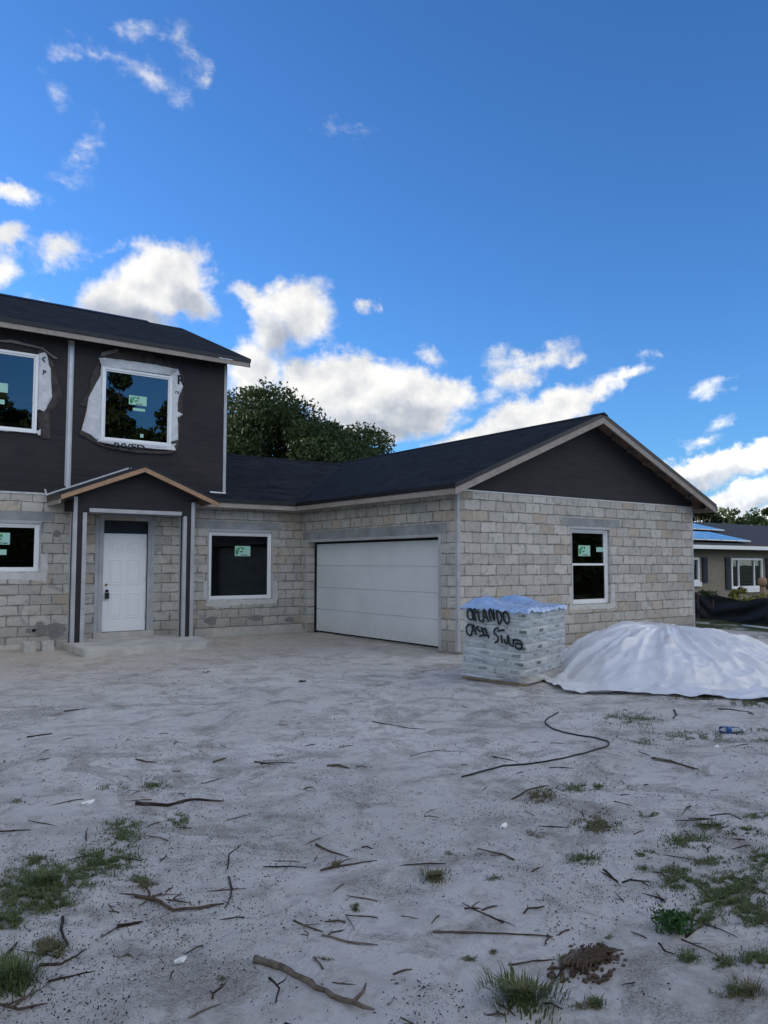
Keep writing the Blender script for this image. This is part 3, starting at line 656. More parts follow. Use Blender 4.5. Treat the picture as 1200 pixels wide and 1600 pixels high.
rake(PC-HS+.03, 2.928+.03*sl, PC-.001, 2.924+HS*sl, YR-.015, YR+.02, .095, 'wood_new', 'rake_board', pr_); rake(PC+HS-.03, 2.928+.03*sl, PC+.001, 2.924+HS*sl, YR-.015, YR+.02, .095, 'wood_new', 'rake_board', pr_)
bar('eave_board', 'wood_dark', (PC-HS+.001, PC-HS+.028, YR+.025, D-.01, 2.86, 2.926), parent=pr_); bar('eave_board', 'wood_grey', (PC-HS+.012, PC-HS+.04, YR+.025, D-.01, 2.775, 2.858), parent=pr_)
b = MB()
for s_ in (-1, 1): b.obox((PC+s_*.02, D-.03, 2.99+(HS-.02)*sl), (s_*(HS-.02), 0, -(HS-.02)*sl), (0, .018, 0) if s_ > 0 else (0, .018, 0), (0, 0, .035))
b.obox((PC-HS-.03, D-.04, 2.98), (.035, 0, -.0), (0, .02, 0), (-.03, 0, .13)); b.build('wall_flashing', M['metal'], pr_)

# ---- torn house wrap round the upper windows
def wrap_mat():
    m, g, bs, _ = mat('house_wrap', .45, .4); p = OC(g); n = g.noise(p, 5., 5, .6); n2 = g.noise(p, 30., 4, .6)
    c = g.mix(g.mr(n, .3, .7), (.50, .52, .56), (.68, .69, .71)); lk(g, c, bs.inputs['Base Color']); bump(g, bs, g.m('ADD', n, g.m('MULTIPLY', n2, .2)), .8, .05); return m
M['wrap'] = wrap_mat()
M['felt_torn'] = simple('torn_felt', (.05, .043, .042), .7, .3, .5, 7., .6); M['felt_curl'] = simple('curled_felt', (.17, .15, .145), .6, .3, .4, 9., .4)
def flap(name, pts, ybase, m, bulge=.012, seed=0, parent=None, edge_out=0.):
    """sheet of wrap or felt on the wall with a wavy surface; pts are (x, z)"""
    import bmesh
    r_ = random.Random(seed); out = []
    for i in range(len(pts)):
        a = pts[i]; c = pts[(i+1) % len(pts)]; L = math.hypot(c[0]-a[0], c[1]-a[1]); k = max(1, int(L/.03))
        for j in range(k):
            t = j/k; jt = .004 if 0 < j else 0; out.append((a[0]+(c[0]-a[0])*t+r_.uniform(-jt, jt), a[1]+(c[1]-a[1])*t+r_.uniform(-jt, jt)))
    tri = tessellate_polygon([[Vector((p[0], p[1], 0)) for p in out]])
    bm = bmesh.new(); vs = [bm.verts.new((p[0], 0, p[1])) for p in out]
    for t in tri:
        try: bm.faces.new([vs[i] for i in t])
        except ValueError: pass
    for _ in range(2):
        es = [e for e in bm.edges if e.calc_length() > .05]
        bmesh.ops.subdivide_edges(bm, edges=es, cuts=1); bmesh.ops.triangulate(bm, faces=bm.faces)
    for v in bm.verts:
        x, z = v.co.x, v.co.z; v.co.y = ybase-.004-bulge*(.5+.9*float(fbm(x*7+seed, z*5, 3, seed)))-edge_out*max(0, float(vn(x*6, z*6, seed+5))-.4)
    me = bpy.data.meshes.new(name); bmesh.ops.recalc_face_normals(bm, faces=bm.faces); bm.to_mesh(me); bm.free(); me.materials.append(M[m])
    for p_ in me.polygons: p_.use_smooth = True
    o = bpy.data.objects.new(name, me); COL.objects.link(o); so_ = o.modifiers.new('s', 'SOLIDIFY'); so_.thickness = .003
    o.parent = parent; o.location = tuple(-world_loc(parent)); return o
def zp(ox, oy, k, l, y): return pxp([(ox+a/k, oy+b_/k) for a, b_ in l], y)
YW = D-.008
z2 = lambda l: zp(100, 530, 6, l, YW)
flap('torn_felt_edge', z2([(320, 200), (250, 340), (225, 500), (150, 590), (140, 620), (205, 640), (150, 870), (135, 900), (320, 985), (360, 900), (340, 300)]), YW, 'felt_torn', .010, 11, w_u2)
flap('torn_felt_edge', z2([(1000, 300), (1075, 270), (1120, 340), (1125, 440), (1110, 560), (1115, 690), (1090, 760), (1090, 850), (1080, 965), (1050, 1060), (1000, 1050)]), YW, 'felt_torn', .010, 12, w_u2)
flap('torn_felt_edge', z2([(310, 185), (345, 110), (500, 90), (620, 110), (820, 130), (960, 190), (1060, 240), (1070, 300), (350, 240)]), YW, 'felt_torn', .016, 13, w_u2)
flap('torn_felt_edge', z2([(300, 955), (380, 1005), (600, 1030), (800, 1050), (1040, 1048), (1000, 1082), (700, 1070), (420, 1030), (300, 985)]), YW-.02, 'felt_torn', .02, 14, w_u2)
flap('house_wrap', z2([(345, 250), (338, 345), (290, 430), (228, 545), (208, 680), (160, 858), (240, 895), (305, 945), (372, 930), (380, 260)]), YW-.012, 'wrap', .008, 1, w_u2)
flap('house_wrap', z2([(990, 330), (1062, 275), (1085, 330), (1090, 390), (1112, 448), (1070, 545), (1062, 610), (1062, 680), (1110, 706), (1058, 742), (1066, 800), (1066, 945), (990, 965)]), YW-.012, 'wrap', .008, 2, w_u2)
flap('house_wrap', z2([(322, 180), (380, 175), (600, 205), (850, 240), (1060, 285), (1000, 345), (960, 335), (350, 255)]), YW-.016, 'wrap', .008, 3, w_u2)
flap('house_wrap', z2([(300, 962), (330, 925), (700, 970), (1045, 985), (1028, 1005), (1045, 1044), (900, 1035), (760, 1022), (600, 1010), (460, 992)]), YW-.03, 'wrap', .006, 4, w_u2)
flap('curled_felt', z2([(335, 170), (350, 125), (480, 92), (505, 92), (505, 150), (490, 125), (400, 150)]), YW-.03, 'felt_curl', .01, 5, w_u2)
z1_ = lambda l: zp(0, 510, 8.425, l, YW)
flap('torn_felt_edge', z1_([(480, 320), (600, 300), (680, 420), (740, 640), (800, 860), (820, 960), (740, 1060), (660, 1130), (660, 1490), (530, 1470), (500, 1400)]), YW, 'felt_torn', .012, 21, w_u1)
flap('house_wrap', z1_([(500, 370), (560, 345), (600, 350), (628, 420), (640, 520), (665, 560), (672, 780), (684, 935), (620, 1050), (580, 1128), (515, 1095), (480, 1110)]), YW-.012, 'wrap', .008, 22, w_u1)
flap('house_wrap', z1_([(-500, 1270), (0, 1340), (500, 1375), (530, 1350), (528, 1438), (498, 1435), (490, 1415), (300, 1385), (100, 1385), (-500, 1330)]), YW-.02, 'wrap', .006, 23, w_u1)
flap('curled_felt', z1_([(-500, 100), (0, 180), (150, 180), (330, 225), (560, 285), (640, 350), (760, 430), (700, 430), (560, 310), (340, 262), (150, 222), (0, 210), (-500, 140)]), YW-.03, 'felt_curl', .01, 24, w_u1)
def wall_text(s, px, py, hpx, y, parent, name='lettering', squash=1., bold=.03):
    q = P(px, py, 1, y); k = P(px, py-hpx, 1, y)[2]-q[2]
    return text_mesh(name, s, k/.7, M['ink'], lambda a_, b_: Vector((q[0]+a_*squash, y, q[2]+b_)), parent, bold=bold)
wall_text('R', 100+1060/6, 530+418/6, 14, YW-.03, w_u2); wall_text('ra', 100+1042/6, 530+508/6, 6, YW-.03, w_u2, bold=.01)
wall_text('P', 560/8.425, 510+632/8.425, 7, YW-.03, w_u1); wall_text('<', 548/8.425, 510+490/8.425, 14, YW-.03, w_u1, squash=.5, bold=.015)
wall_text('IVVED', 100+465/6, 530+1012/6, 7.5, YW-.044, w_u2, squash=1.7)

# ------------------------------------------------------------------ trees
def leaf_mat(name, c1, c2):
    m = bpy.data.materials.new(name); m.use_nodes = True; t = m.node_tree; t.nodes.clear(); g = N(t); p = OC(g)
    n = g.noise(p, .7, 3); n2 = g.noise(p, 9., 2)
    c = g.mix(g.mr(g.m('ADD', n, g.m('MULTIPLY', g.m('SUBTRACT', n2, .5), .8)), .3, .7), c1, c2)
    d = g.n('ShaderNodeBsdfPrincipled', {'Base Color': c, 'Roughness': .6, 'Specular IOR Level': .25}); tr = g.n('ShaderNodeBsdfTranslucent', {'Color': c})
    mx = g.n('ShaderNodeMixShader', {0: .3, 1: d.outputs[0], 2: tr.outputs[0]}); o = g.n('ShaderNodeOutputMaterial'); t.links.new(mx.outputs[0], o.inputs[0]); return m
M['oak'] = leaf_mat('oak_leaves', (.02, .038, .013), (.058, .082, .03)); M['leaf_l'] = leaf_mat('light_leaves', (.04, .07, .03), (.12, .16, .06))
M['oak_dark'] = simple('shaded_core', (.012, .016, .008), .95, .05, .5, 6., .6)  # near-black colour of the hedge core, for dark reflections
M['bark'] = simple('bark', (.10, .085, .07), .9, .1, .35, 6., .6)
def leafcloud(rng, cen, rad_, per, leaf, flat=.75):
    """quads scattered round clump centres (denser to the clump's skin)"""
    n = len(cen); c = np.repeat(cen, per, 0); r = np.repeat(rad_, per)
    d = rng.normal(size=(n*per, 3)); d /= np.linalg.norm(d, axis=1)[:, None]; rr = r*rng.uniform(.35, 1.08, n*per)**.6
    p = c+d*rr[:, None]*np.array([1, 1, flat])
    a = rng.normal(size=p.shape)+d*.3; a /= np.linalg.norm(a, axis=1)[:, None]; b = np.cross(a, rng.normal(size=p.shape)); b /= np.linalg.norm(b, axis=1)[:, None]
    L = (leaf*rng.uniform(.6, 1.3, n*per))[:, None]
    V = np.stack([p-a*L, p-b*L*.5, p+a*L, p+b*L*.5], 1).reshape(-1, 3); return V, np.arange(len(V)).reshape(-1, 4)
def make_crown(seed, R, H, zc, ncl, per, leaf, cr=(.14, .26), low=-.75):
    rng = np.random.default_rng(seed); d = rng.normal(size=(ncl, 3)); d /= np.linalg.norm(d, axis=1)[:, None]; d[:, 2] = np.where(d[:, 2] < low, -d[:, 2], d[:, 2])
    k = rng.uniform(.45, 1., ncl)**.55; lump = 1+.16*np.sin(d[:, 0]*5+seed)+.12*np.cos(d[:, 1]*6+d[:, 2]*4+seed)
    cen = d*(k*lump)[:, None]*np.array([R*.86, R*.86, H*.86])+np.array([0, 0, zc]); return cen, leafcloud(rng, cen, R*rng.uniform(*cr, ncl), per, leaf)
def tree(name, loc, h, R, H, seed, label, group, ncl=60, per=330, leaf=.13, m='oak', cr=(.14, .26), proto=None, s=1.):
    z0 = float(gh(loc[0], loc[1])); t = empty(name, (loc[0], loc[1], z0), label, 'tree', group)
    if proto:
        for ch in proto.children:
            c = ch.copy(); COL.objects.link(c); c.parent = t; c.location = (0, 0, 0)
            c.scale = (s, s, s*random.uniform(.92, 1.08)); c.rotation_euler = (0, 0, seed*1.7)
        return t
    zc = h-H; cen, (V, F) = make_crown(seed, R, H, zc, ncl, per, leaf, cr)
    co = npmesh('crown', V, F, M[m]); co.parent = t
    b = MB(); rr = .035*h; b.tube([(0, 0, -.3), (.1, 0, zc*.3), (0, .1, zc*.62)], [rr*1.3, rr, rr*.9], 10)
    rn = random.Random(seed)
    for i in rn.sample(range(ncl), min(26, ncl)):
        c = cen[i]; mid = np.array([c[0]*.45, c[1]*.45, zc*.6+(c[2]-zc*.6)*.62]); b.tube([(0, .05, zc*.5), mid, c], [rr*.5, rr*.25, rr*.06], 6)
    bo = b.build('trunk', M['bark']); bo.parent = t; return t
random.seed(2)
TG = 'unseen trees added behind the house to block the sun'
tree('oak_tree', (11.0, 27.7), 10.6, 9.4, 5.4, 3, 'large dark spreading oak rising behind the lower black roof', None, 230, 700, .115, cr=(.10, .18))
st1 = tree('street_tree', (4.2, -22.5), 12.4, 4.8, 4.6, 7, 'tall loose tree across the street that the upper window reflects', 'trees across the street', 70, 170, .2, cr=(.13, .24))
tree('street_tree', (-3.4, -25), 0, 0, 0, 2, 'bushy tree across the street, westernmost of the row', 'trees across the street', proto=st1, s=.92)
tree('street_tree', (13, -26), 0, 0, 0, 4, 'middle tree of the row across the street', 'trees across the street', proto=st1, s=.8)
tree('street_tree', (22, -17.5), 0, 0, 0, 5, 'low tree across the street facing the gable window', 'trees across the street', proto=st1, s=.72)
tree('street_tree', (31, -22), 0, 0, 0, 6, 'tree across the street at the eastern end of the row', 'trees across the street', proto=st1, s=.9)
tree('street_tree', (1.5, 29), 0, 0, 0, 9, 'unseen tree added behind the upper storey to shade the lawn', TG, proto=st1, s=.62)  # copy of the street tree, unseen, added to block the sun
def at(px, py, t): return CC+ray(px, py)*t
tree('street_tree', (-3.5, 19.5), 0, 0, 0, 11, 'unseen tree added behind the ridge of the upper storey to shade the garage roof', TG, proto=st1, s=.84)  # this and the next are unseen copies added as sun blockers
tree('street_tree', (2.2, 22.5), 0, 0, 0, 13, 'unseen tree added behind the corner of the upper storey to shade the garage roof', TG, proto=st1, s=.72)
hd = empty('hedge', (18, -20, 0), 'long unseen hedge added across the street to darken the window reflections', 'hedge'); rg = np.random.default_rng(9)  # unseen hedge, added so the lower windows reflect something dark
cen = np.stack([rg.uniform(-32, 30, 520), rg.uniform(-.2, 1.1, 520), rg.uniform(.4, 4.3, 520)], 1); V, F = leafcloud(rg, cen, np.full(520, .8), 90, .16); npmesh('foliage', V, F, M['oak']).parent = hd
o = MB().box(-32, 30, -.7, .7, -.3, 4.2).build('opaque_core', M['oak_dark']); o.parent = hd  # solid dark box added inside the leaves so no sky shows through
a = at(1102, 812, 62); tf = tree('distant_tree', (a[0], a[1]), 6.6, 2.3, 2.3, 12, 'small dark round tree just past the gable eave, over the solar roof', 'trees beyond the neighbouring house', 30, 200, .14)
a = at(1143, 800, 66); tree('distant_tree', (a[0], a[1]), 6.1, 2.4, 2.1, 14, 'airy tree with thin top in the middle above the neighbour roof', 'trees beyond the neighbouring house', 34, 70, .13, 'leaf_l')
a = at(1188, 810, 64); tree('distant_tree', (a[0], a[1]), 5.3, 3.0, 1.6, 15, 'broad low tree at the right edge above the neighbour roof', 'trees beyond the neighbouring house', 34, 110, .14, 'leaf_l')
a = at(1240, 810, 60); tree('distant_tree', (a[0], a[1]), 0, 0, 0, 3, 'dark tree beyond the neighbour roof, outside the right edge', 'trees beyond the neighbouring house', proto=tf)
a = at(1122, 818, 70); tree('distant_tree', (a[0], a[1]), 0, 0, 0, 5, 'low dark treetop peeping between the round and the airy tree', 'trees beyond the neighbouring house', proto=tf, s=.86)

# ------------------------------------------------------------------ neighbouring house
nb = empty('neighbour_house', (22, 6, -.15), 'low beige painted brick house with blue solar panels and navy shutters', 'house')
def nbrick():
    m, g, bs, _ = mat('painted_brick', .85, .2); X, Y, Z = g.sep(OC(g)); p = g.comb(g.m('ADD', X, Y), Z)
    b_ = g.n('ShaderNodeTexBrick', {'Vector': p, 'Color1': (.25, .225, .18, 1), 'Color2': (.30, .27, .215, 1), 'Mortar': (.2, .18, .145, 1), 'Scale': 1., 'Mortar Size': .006, 'Brick Width': .21, 'Row Height': .075})
    lk(g, b_.outputs[0], bs.inputs['Base Color']); bump(g, bs, b_.outputs['Fac'], .5, -.01); return m
M['nbrick'] = nbrick(); M['navy'] = simple('navy_shutter', (.012, .018, .035), .6, .3, .2, 8.)
YN = 6.0; ev = P(1140, 853, 1, 5.45); ze = float(ev[2])
def npx(px0, py0, px1, py1, y=YN): a = P(px0, py0, 1, y); c = P(px1, py1, 1, y); return float(a[0]), float(c[0]), float(c[2]), float(a[2])
wl = npx(1070, 871, 1093, 909); wm = npx(1142, 872, 1192, 918)
wall('brick_wall', 0, YN, .25, 13.2, 34, -.5, ze+.05, [wl, wm], M['nbrick'], nb)
wall('side_wall', 1, 13.2, .25, YN+.25, 16, -.5, ze+.05, [], M['nbrick'], nb)
bar('wall_panel', 'nbrick', (13.45, 34, 15.7, 15.95, -.5, ze+.05), (33.7, 33.95, 6.3, 15.6, -.5, ze+.05), parent=nb)
slp = .36; yr_ = 11.0; zr_ = ze+slp*(yr_-5.45)
q = P(1083, 817.5, 1, yr_); slp = float((q[2]-ze)/(yr_-5.45)); zr_ = float(q[2])
b = MB(); b.prism([(5.45, ze+.0), (5.45, ze+.07), (yr_, zr_+.07), (16.5, ze+.07), (16.5, ze), (yr_, zr_)], 0, 12.7, 35, 1, mis=[1, 0, 0, 1, 1, 1])
M['sh_n'] = simple('neighbour_shingle', (.045, .048, .06), .9, .2, .3, 14., .5)
b.build('roof', [M['sh_n'], M['edge']], nb)
bar('fascia', 'white', (12.75, 34.9, 5.41, 5.445, ze-.13, ze+.01), parent=nb); bar('soffit', 'wood_dark', (12.8, 34.8, 5.45, YN-.002, ze-.10, ze-.06), parent=nb)
def onroof(px, py, dz=.12):
    d = ray(px, py); n_ = np.array([0, -slp, 1.]); p0 = np.array([0, 5.45, ze+.07+dz]); return CC+d*np.dot(p0-CC, n_)/np.dot(d, n_)
def sol_mat():
    m, g, bs, _ = mat('solar_panel', .12, .8); p = OC(g); bs.inputs['Base Color'].default_value = (.01, .02, .06, 1); bs.inputs['Coat Weight'].default_value = .6
    bs.inputs['IOR'].default_value = 2.2; return m
M['solar'] = sol_mat()
for (px0, px1, pyt, pyb) in ((1060, 1132, 819.5, 828.5), (1060, 1173, 829.5, 845.5)):
    r_ = onroof(px1, pyb); y0 = r_[1]; y1 = onroof(px1-8, pyt)[1]; xr = r_[0]
    y1 = y0+min(max(y1-y0, 1.2), 1.75)
    for k in range(11):
        x1 = xr-k*1.04; x0 = x1-1.0
        if x0 < 12.9: break
        z = lambda y: ze+.07+.10+slp*(y-5.45)
        MB().prism([(y0, z(y0)), (y1, z(y1)), (y1, z(y1)+.035), (y0, z(y0)+.035)], 0, x0, x1).build('solar_panel', M['solar'], nb)
    if py_ := (pyb < 830): YT = y0
for (q_, name) in ((wl, 'window'), (wm, 'window')):
    x0, x1, z0, z1 = q_; wd = empty('window', (x0, YN, z0)); wd.parent = nb; fwd = .08
    b = MB(); b.box(x0, x0+fwd, YN-.02, YN+.1, z0, z1); b.box(x1-fwd, x1, YN-.02, YN+.1, z0, z1); b.box(x0+fwd, x1-fwd, YN-.02, YN+.1, z0, z0+fwd); b.box(x0+fwd, x1-fwd, YN-.02, YN+.1, z1-fwd, z1)
    if x1-x0 > 2: 
        for t in (.24, .74): b.box(x0+(x1-x0)*t-.03, x0+(x1-x0)*t+.03, YN, YN+.08, z0+fwd, z1-fwd)
    b.build('frame', M['white'], wd)
    g_ = MB(); g_.add([(x0+fwd, YN+.05, z0+fwd), (x1-fwd, YN+.05, z0+fwd), (x1-fwd, YN+.05, z1-fwd), (x0+fwd, YN+.05, z1-fwd)], [(0, 1, 2, 3)]); g_.build('pane', M['glass_low'], wd)
    s_ = MB()
    for i in range(14): zz = z0+fwd+i*(z1-z0-2*fwd)/14; s_.obox((x0+fwd, YN+.14, zz), (x1-x0-2*fwd, 0, 0), (0, .04, .03), (0, 0, .008))
    s_.build('blind', M['white'], wd); MB().box(x0-.05, x1+.05, YN-.07, YN-.022, z0-.17, z0-.003).build('sill', M['white'], wd)
for c_ in ((1096, 1105, 870.5, 910), (1132, 1141, 871, 921), (1195.5, 1205, 871.5, 920)):
    x0, x1, z0, z1 = npx(c_[0], c_[2], c_[1], c_[3]); b = MB(); b.box(x0, x1, YN-.045, YN-.003, z0, z1)
    for i in range(16): zz = z0+.05+i*(z1-z0-.1)/16; b.obox((x0+.06, YN-.06, zz), (x1-x0-.12, 0, 0), (0, .014, .02), (0, 0, .02))
    b.build('shutter', M['navy'], nb)

# silt fence, garden plants
def fence_mat():
    m, g, bs, _ = mat('fence_fabric', .6, .35); p = OC(g); n = g.noise(g.v('MULTIPLY', p, (1, 1, 3)), 4., 4)
    lk(g, g.mix(g.mr(n, .3, .7), (.006, .007, .012), (.02, .023, .032)), bs.inputs['Base Color']); return m
M['fabric'] = fence_mat()
fa, fb_, fc = gp(1090, 966), gp(1114, 968), gp(1200, 977)
ex = fc+(fc-fb_)*.9; path = [fa+(fa-fb_)*3, fa, fb_, fc, ex]
fe = empty('silt_fence', tuple(fb_), 'sagging black silt fence fabric on stakes in front of the beige house', 'fence')
NS, NV = 150, 14; V = []
seg = np.linspace(0, 4, NS)
for t in seg:
    i = min(int(t), 3); q = path[i]*(1-(t-i))+path[i+1]*(t-i); g0 = float(gh(q[0], q[1])); fr = (t-i)
    h = .76-.10*math.sin(math.pi*fr)**2*(.4+vn(t*3, 0, 3))
    for k in range(NV):
        v = k/(NV-1); off = .05*math.sin(v*9+fr*7*(1 if i % 2 else -1)+i)*math.sin(math.pi*v)+.03*float(fbm(t*5, v*6, 3, 9))
        dr = path[i+1]-path[i]; n_ = np.array([-dr[1], dr[0], 0]); n_ /= np.linalg.norm(n_); V.append(q[:2].tolist()+[g0-.03+v*h]); V[-1][0] += n_[0]*off; V[-1][1] += n_[1]*off
ii = np.arange(NS*NV).reshape(NS, NV); F = np.stack([ii[:-1, :-1], ii[1:, :-1], ii[1:, 1:], ii[:-1, 1:]], -1).reshape(-1, 4)
npmesh('fabric', np.array(V), F, M['fabric'], fe, True)
for q in path[1:4]: MB().box(q[0]-.02, q[0]+.02, q[1]-.06, q[1]-.02, -.2, float(gh(q[0], q[1]))+.80).build('stake', M['wood_dark'], fe)
def shrub(name, q, r, h, label, m, n=14, per=60, leaf=.06, seed=1, group=None):
    rng = np.random.default_rng(seed); t = empty(name, tuple(q), label, 'plant', group); cen = rng.uniform(-1, 1, (n, 3))*np.array([r, r, h*.38])+np.array([0, 0, h*.6])
    V, F = leafcloud(rng, cen, np.full(n, r*.35), per, leaf); npmesh('foliage', V, F, M[m]).parent = t
    b = MB()
    for c in cen[:8]: b.tube([(0, 0, 0), tuple(c*np.array([.4, .4, .6])), tuple(c)], [.012, .009, .004], 5)
    b.build('stem', M['bark']).parent = t; return t
M['leaf_y'] = leaf_mat('yellow_leaves', (.10, .11, .02), (.30, .27, .07))
for (px, py, t_, r, h, lb, mm, sd_) in ((1104, 930, 27.6, .5, .8, 'small dark shrub showing over the left end of the silt fence', 'oak', 1), (1160, 926, 26.6, .32, 1.1, 'thin yellow-green plant under the shuttered window', 'leaf_y', 2), (1188, 930, 26., .8, .85, 'low leafy yellowish shrub beside the tan post', 'leaf_y', 3)):
    a = at(px, py, t_); shrub('garden_shrub', (a[0], a[1], -.1), r, h, lb, mm, seed=sd_, per=40, leaf=.07, group='shrubs along the beige house')
a = at(1192, 930, 25.5); b = MB(); b.tube([(a[0], a[1], -.2), (a[0], a[1], .95), (a[0], a[1], 1.0)], [.09, .08, .06], 10); b.tube([(a[0], a[1], .98), (a[0], a[1], 1.06), (a[0], a[1], 1.2), (a[0], a[1], 1.26)], [.07, .12, .12, .05], 12)
tag(b.build('garden_post', M['wood_new']), 'tan post with a round top behind the silt fence', 'post')
def lie(p0, p1, r, name, m, label, cat, group=None):
    a, c = gp(*p0), gp(*p1); a[2] += r; c[2] += r; return tag(MB().tube([a, (a+c)/2, c], r, 6).build(name, M[m]), label, cat, group)
lie((1160, 979), (1230, 987), .03, 'pipe', 'white', 'long pale pipe lying in the grass before the silt fence', 'pipe'); lie((1088, 975), (1108, 976), .025, 'pipe', 'parge', 'short pale pipe in the grass near the house corner', 'pipe')

# ------------------------------------------------------------------ pallet of bags
th = .327; PA, PB = .98, 1.345; gz = .0
PM = Matrix.Translation((-1.674, -3.278, -.03)) @ Matrix.Rotation(th, 4, 'Z') @ Matrix.Rotation(rad(2.2), 4, 'X') @ Matrix.Rotation(rad(-.8), 4, 'Y')
def place(o, parent=None, mtx=None):
    if parent is not None: o.parent = parent; o.location = (0, 0, 0)
    else: o.matrix_world = PM @ (mtx or Matrix.Identity(4))
    return o
pal = empty('pallet', (0, 0, 0), 'wooden pallet on the sand under the film wrapped bags', 'pallet'); pal.matrix_world = PM
for i in range(7): place(MB().box(.0+i*.2035, .0+i*.2035+.115, .0, PA, .098, .118).build('deck_board', M['pallet']), pal)
for i in range(3): place(MB().box(0, PB, i*(PA-.09)/2, i*(PA-.09)/2+.09, .022, .097).build('stringer', M['pallet']), pal)
for i in range(4): place(MB().box(i*(PB-.12)/3, i*(PB-.12)/3+.12, .0, PA, 0, .0215).build('bottom_board', M['pallet']), pal)
def bag_mat():
    m, g, bs, _ = mat('paper_bag', .6, .3); p = g.n('ShaderNodeTexCoord').outputs['Object']; X, Y, Z = g.sep(p); nx_ = g.sep(g.n('ShaderNodeTexCoord').outputs['Normal'])[0]; sel_ = g.m('GREATER_THAN', g.m('ABSOLUTE', nx_), .6); u = g.m('ADD', g.m('MULTIPLY', X, g.m('SUBTRACT', 1., sel_)), g.m('MULTIPLY', g.m('MULTIPLY', Y, -1.), sel_))
    info = g.n('ShaderNodeObjectInfo').outputs['Random']; u = g.m('ADD', u, g.m('MULTIPLY', g.m('SUBTRACT', info, .5), .1))
    n = g.noise(p, 12., 4); c = g.mix(g.mr(n, .3, .7), (.40, .43, .43), (.55, .58, .58))
    zb = g.m('MULTIPLY', g.mr(Z, -.022, -.018), g.mr(Z, .026, .022))
    lt = g.n('ShaderNodeTexBrick', {'Vector': g.comb(u, Z), 'Color1': (0, 0, 0, 1), 'Color2': (1, 1, 1, 1), 'Mortar': (1, 1, 1, 1), 'Scale': 1., 'Mortar Size': .004, 'Brick Width': .018, 'Row Height': .12})
    txt = g.m('MULTIPLY', g.m('MULTIPLY', zb, g.mr(lt.outputs[0], .62, .6)), g.m('MULTIPLY', g.mr(u, -.19, -.18), g.mr(u, .0, -.01)))
    box = g.m('MULTIPLY', zb, g.m('MULTIPLY', g.mr(u, .02, .025), g.mr(u, .165, .16)))
    c = g.mix(g.m('MULTIPLY', txt, .8), c, (.05, .07, .07)); c = g.mix(g.m('MULTIPLY', box, .85), c, (.07, .10, .10)); lk(g, c, bs.inputs['Base Color']); bump(g, bs, n, .3, .02); return m
M['bag'] = bag_mat()
def bag_mesh(w_, d_, h_, seed):
    rng = random.Random(seed); b = MB(); n, k = 28, 11
    vs = []
    for j in range(k):
        ph = -math.pi/2+math.pi*j/(k-1)
        for i in range(n):
            a_ = 2*math.pi*i/n; sg = lambda v, e: math.copysign(abs(v)**e, v); cp = max(0, math.cos(ph))
            x = w_/2*sg(math.cos(a_), .14)*sg(cp, .17); y = d_/2*sg(math.sin(a_), .14)*sg(cp, .17); z = h_/2*sg(math.sin(ph), .5)
            bl = 1+.03*math.sin(a_*3+seed); vs.append((x*bl, y*bl, z*(1+.08*math.sin(x*9+seed)*math.cos(y*8))))
    fs = [(j*n+i, j*n+(i+1) % n, (j+1)*n+(i+1) % n, (j+1)*n+i) for j in range(k-1) for i in range(n)]
    b.add(vs, fs, 0, True); b.add([], []); return b
HB = .1115; ORD = ['lowest', 'second', 'third', 'fourth', 'fifth', 'sixth', 'seventh', 'eighth']; rb = random.Random(8); protos = {}
for L in range(8):
    odd = L % 2; na, nbn = (3, 2) if odd else (2, 3); dw, dd_ = PB/nbn, PA/na
    for i in range(nbn):
        for j in range(na):
            if i > 0 and j > 0 and L < 7: continue
            key = odd
            if key not in protos: protos[key] = bag_mesh(dw*1.0, dd_*1.0, HB*1.08, 3+odd).build('cement_bag', M['bag']); o = protos[key]
            else: o = protos[key].copy(); COL.objects.link(o)
            jx, jy = rb.uniform(-.018, .016), rb.uniform(-.018, .016)
            if i == 0 and j == 0 and L in (0, 1, 3, 5): jx, jy = -.016, -.03
            place(o, None, Matrix.Translation((dw*(i+.5)+jx, dd_*(j+.5)+jy, .12+HB*(L+.5))) @ Matrix.Rotation(rb.uniform(-.02, .02), 4, 'Z'))
            lay = 'top' if L == 7 else ORD[L]
            if i == 0 and j == 0: w_ = 'at the near corner'
            elif i == 0: w_ = ('at the garage end of the graffiti side' if j == na-1 else 'in the middle of the graffiti side')
            elif j == 0: w_ = ('at the tarp end of the right side' if i == nbn-1 else 'in the middle of the right side')
            else: w_ = 'x'
            if i > 0 and j > 0: w_ = 'in the far row, %s' % ('right end' if i == nbn-1 and j == na-1 else 'second from the left' if j == na-1 else 'right of the middle')
            tag(o, 'grey printed bag in the %s layer %s' % (lay, w_), 'bag', 'bags stacked on the pallet')
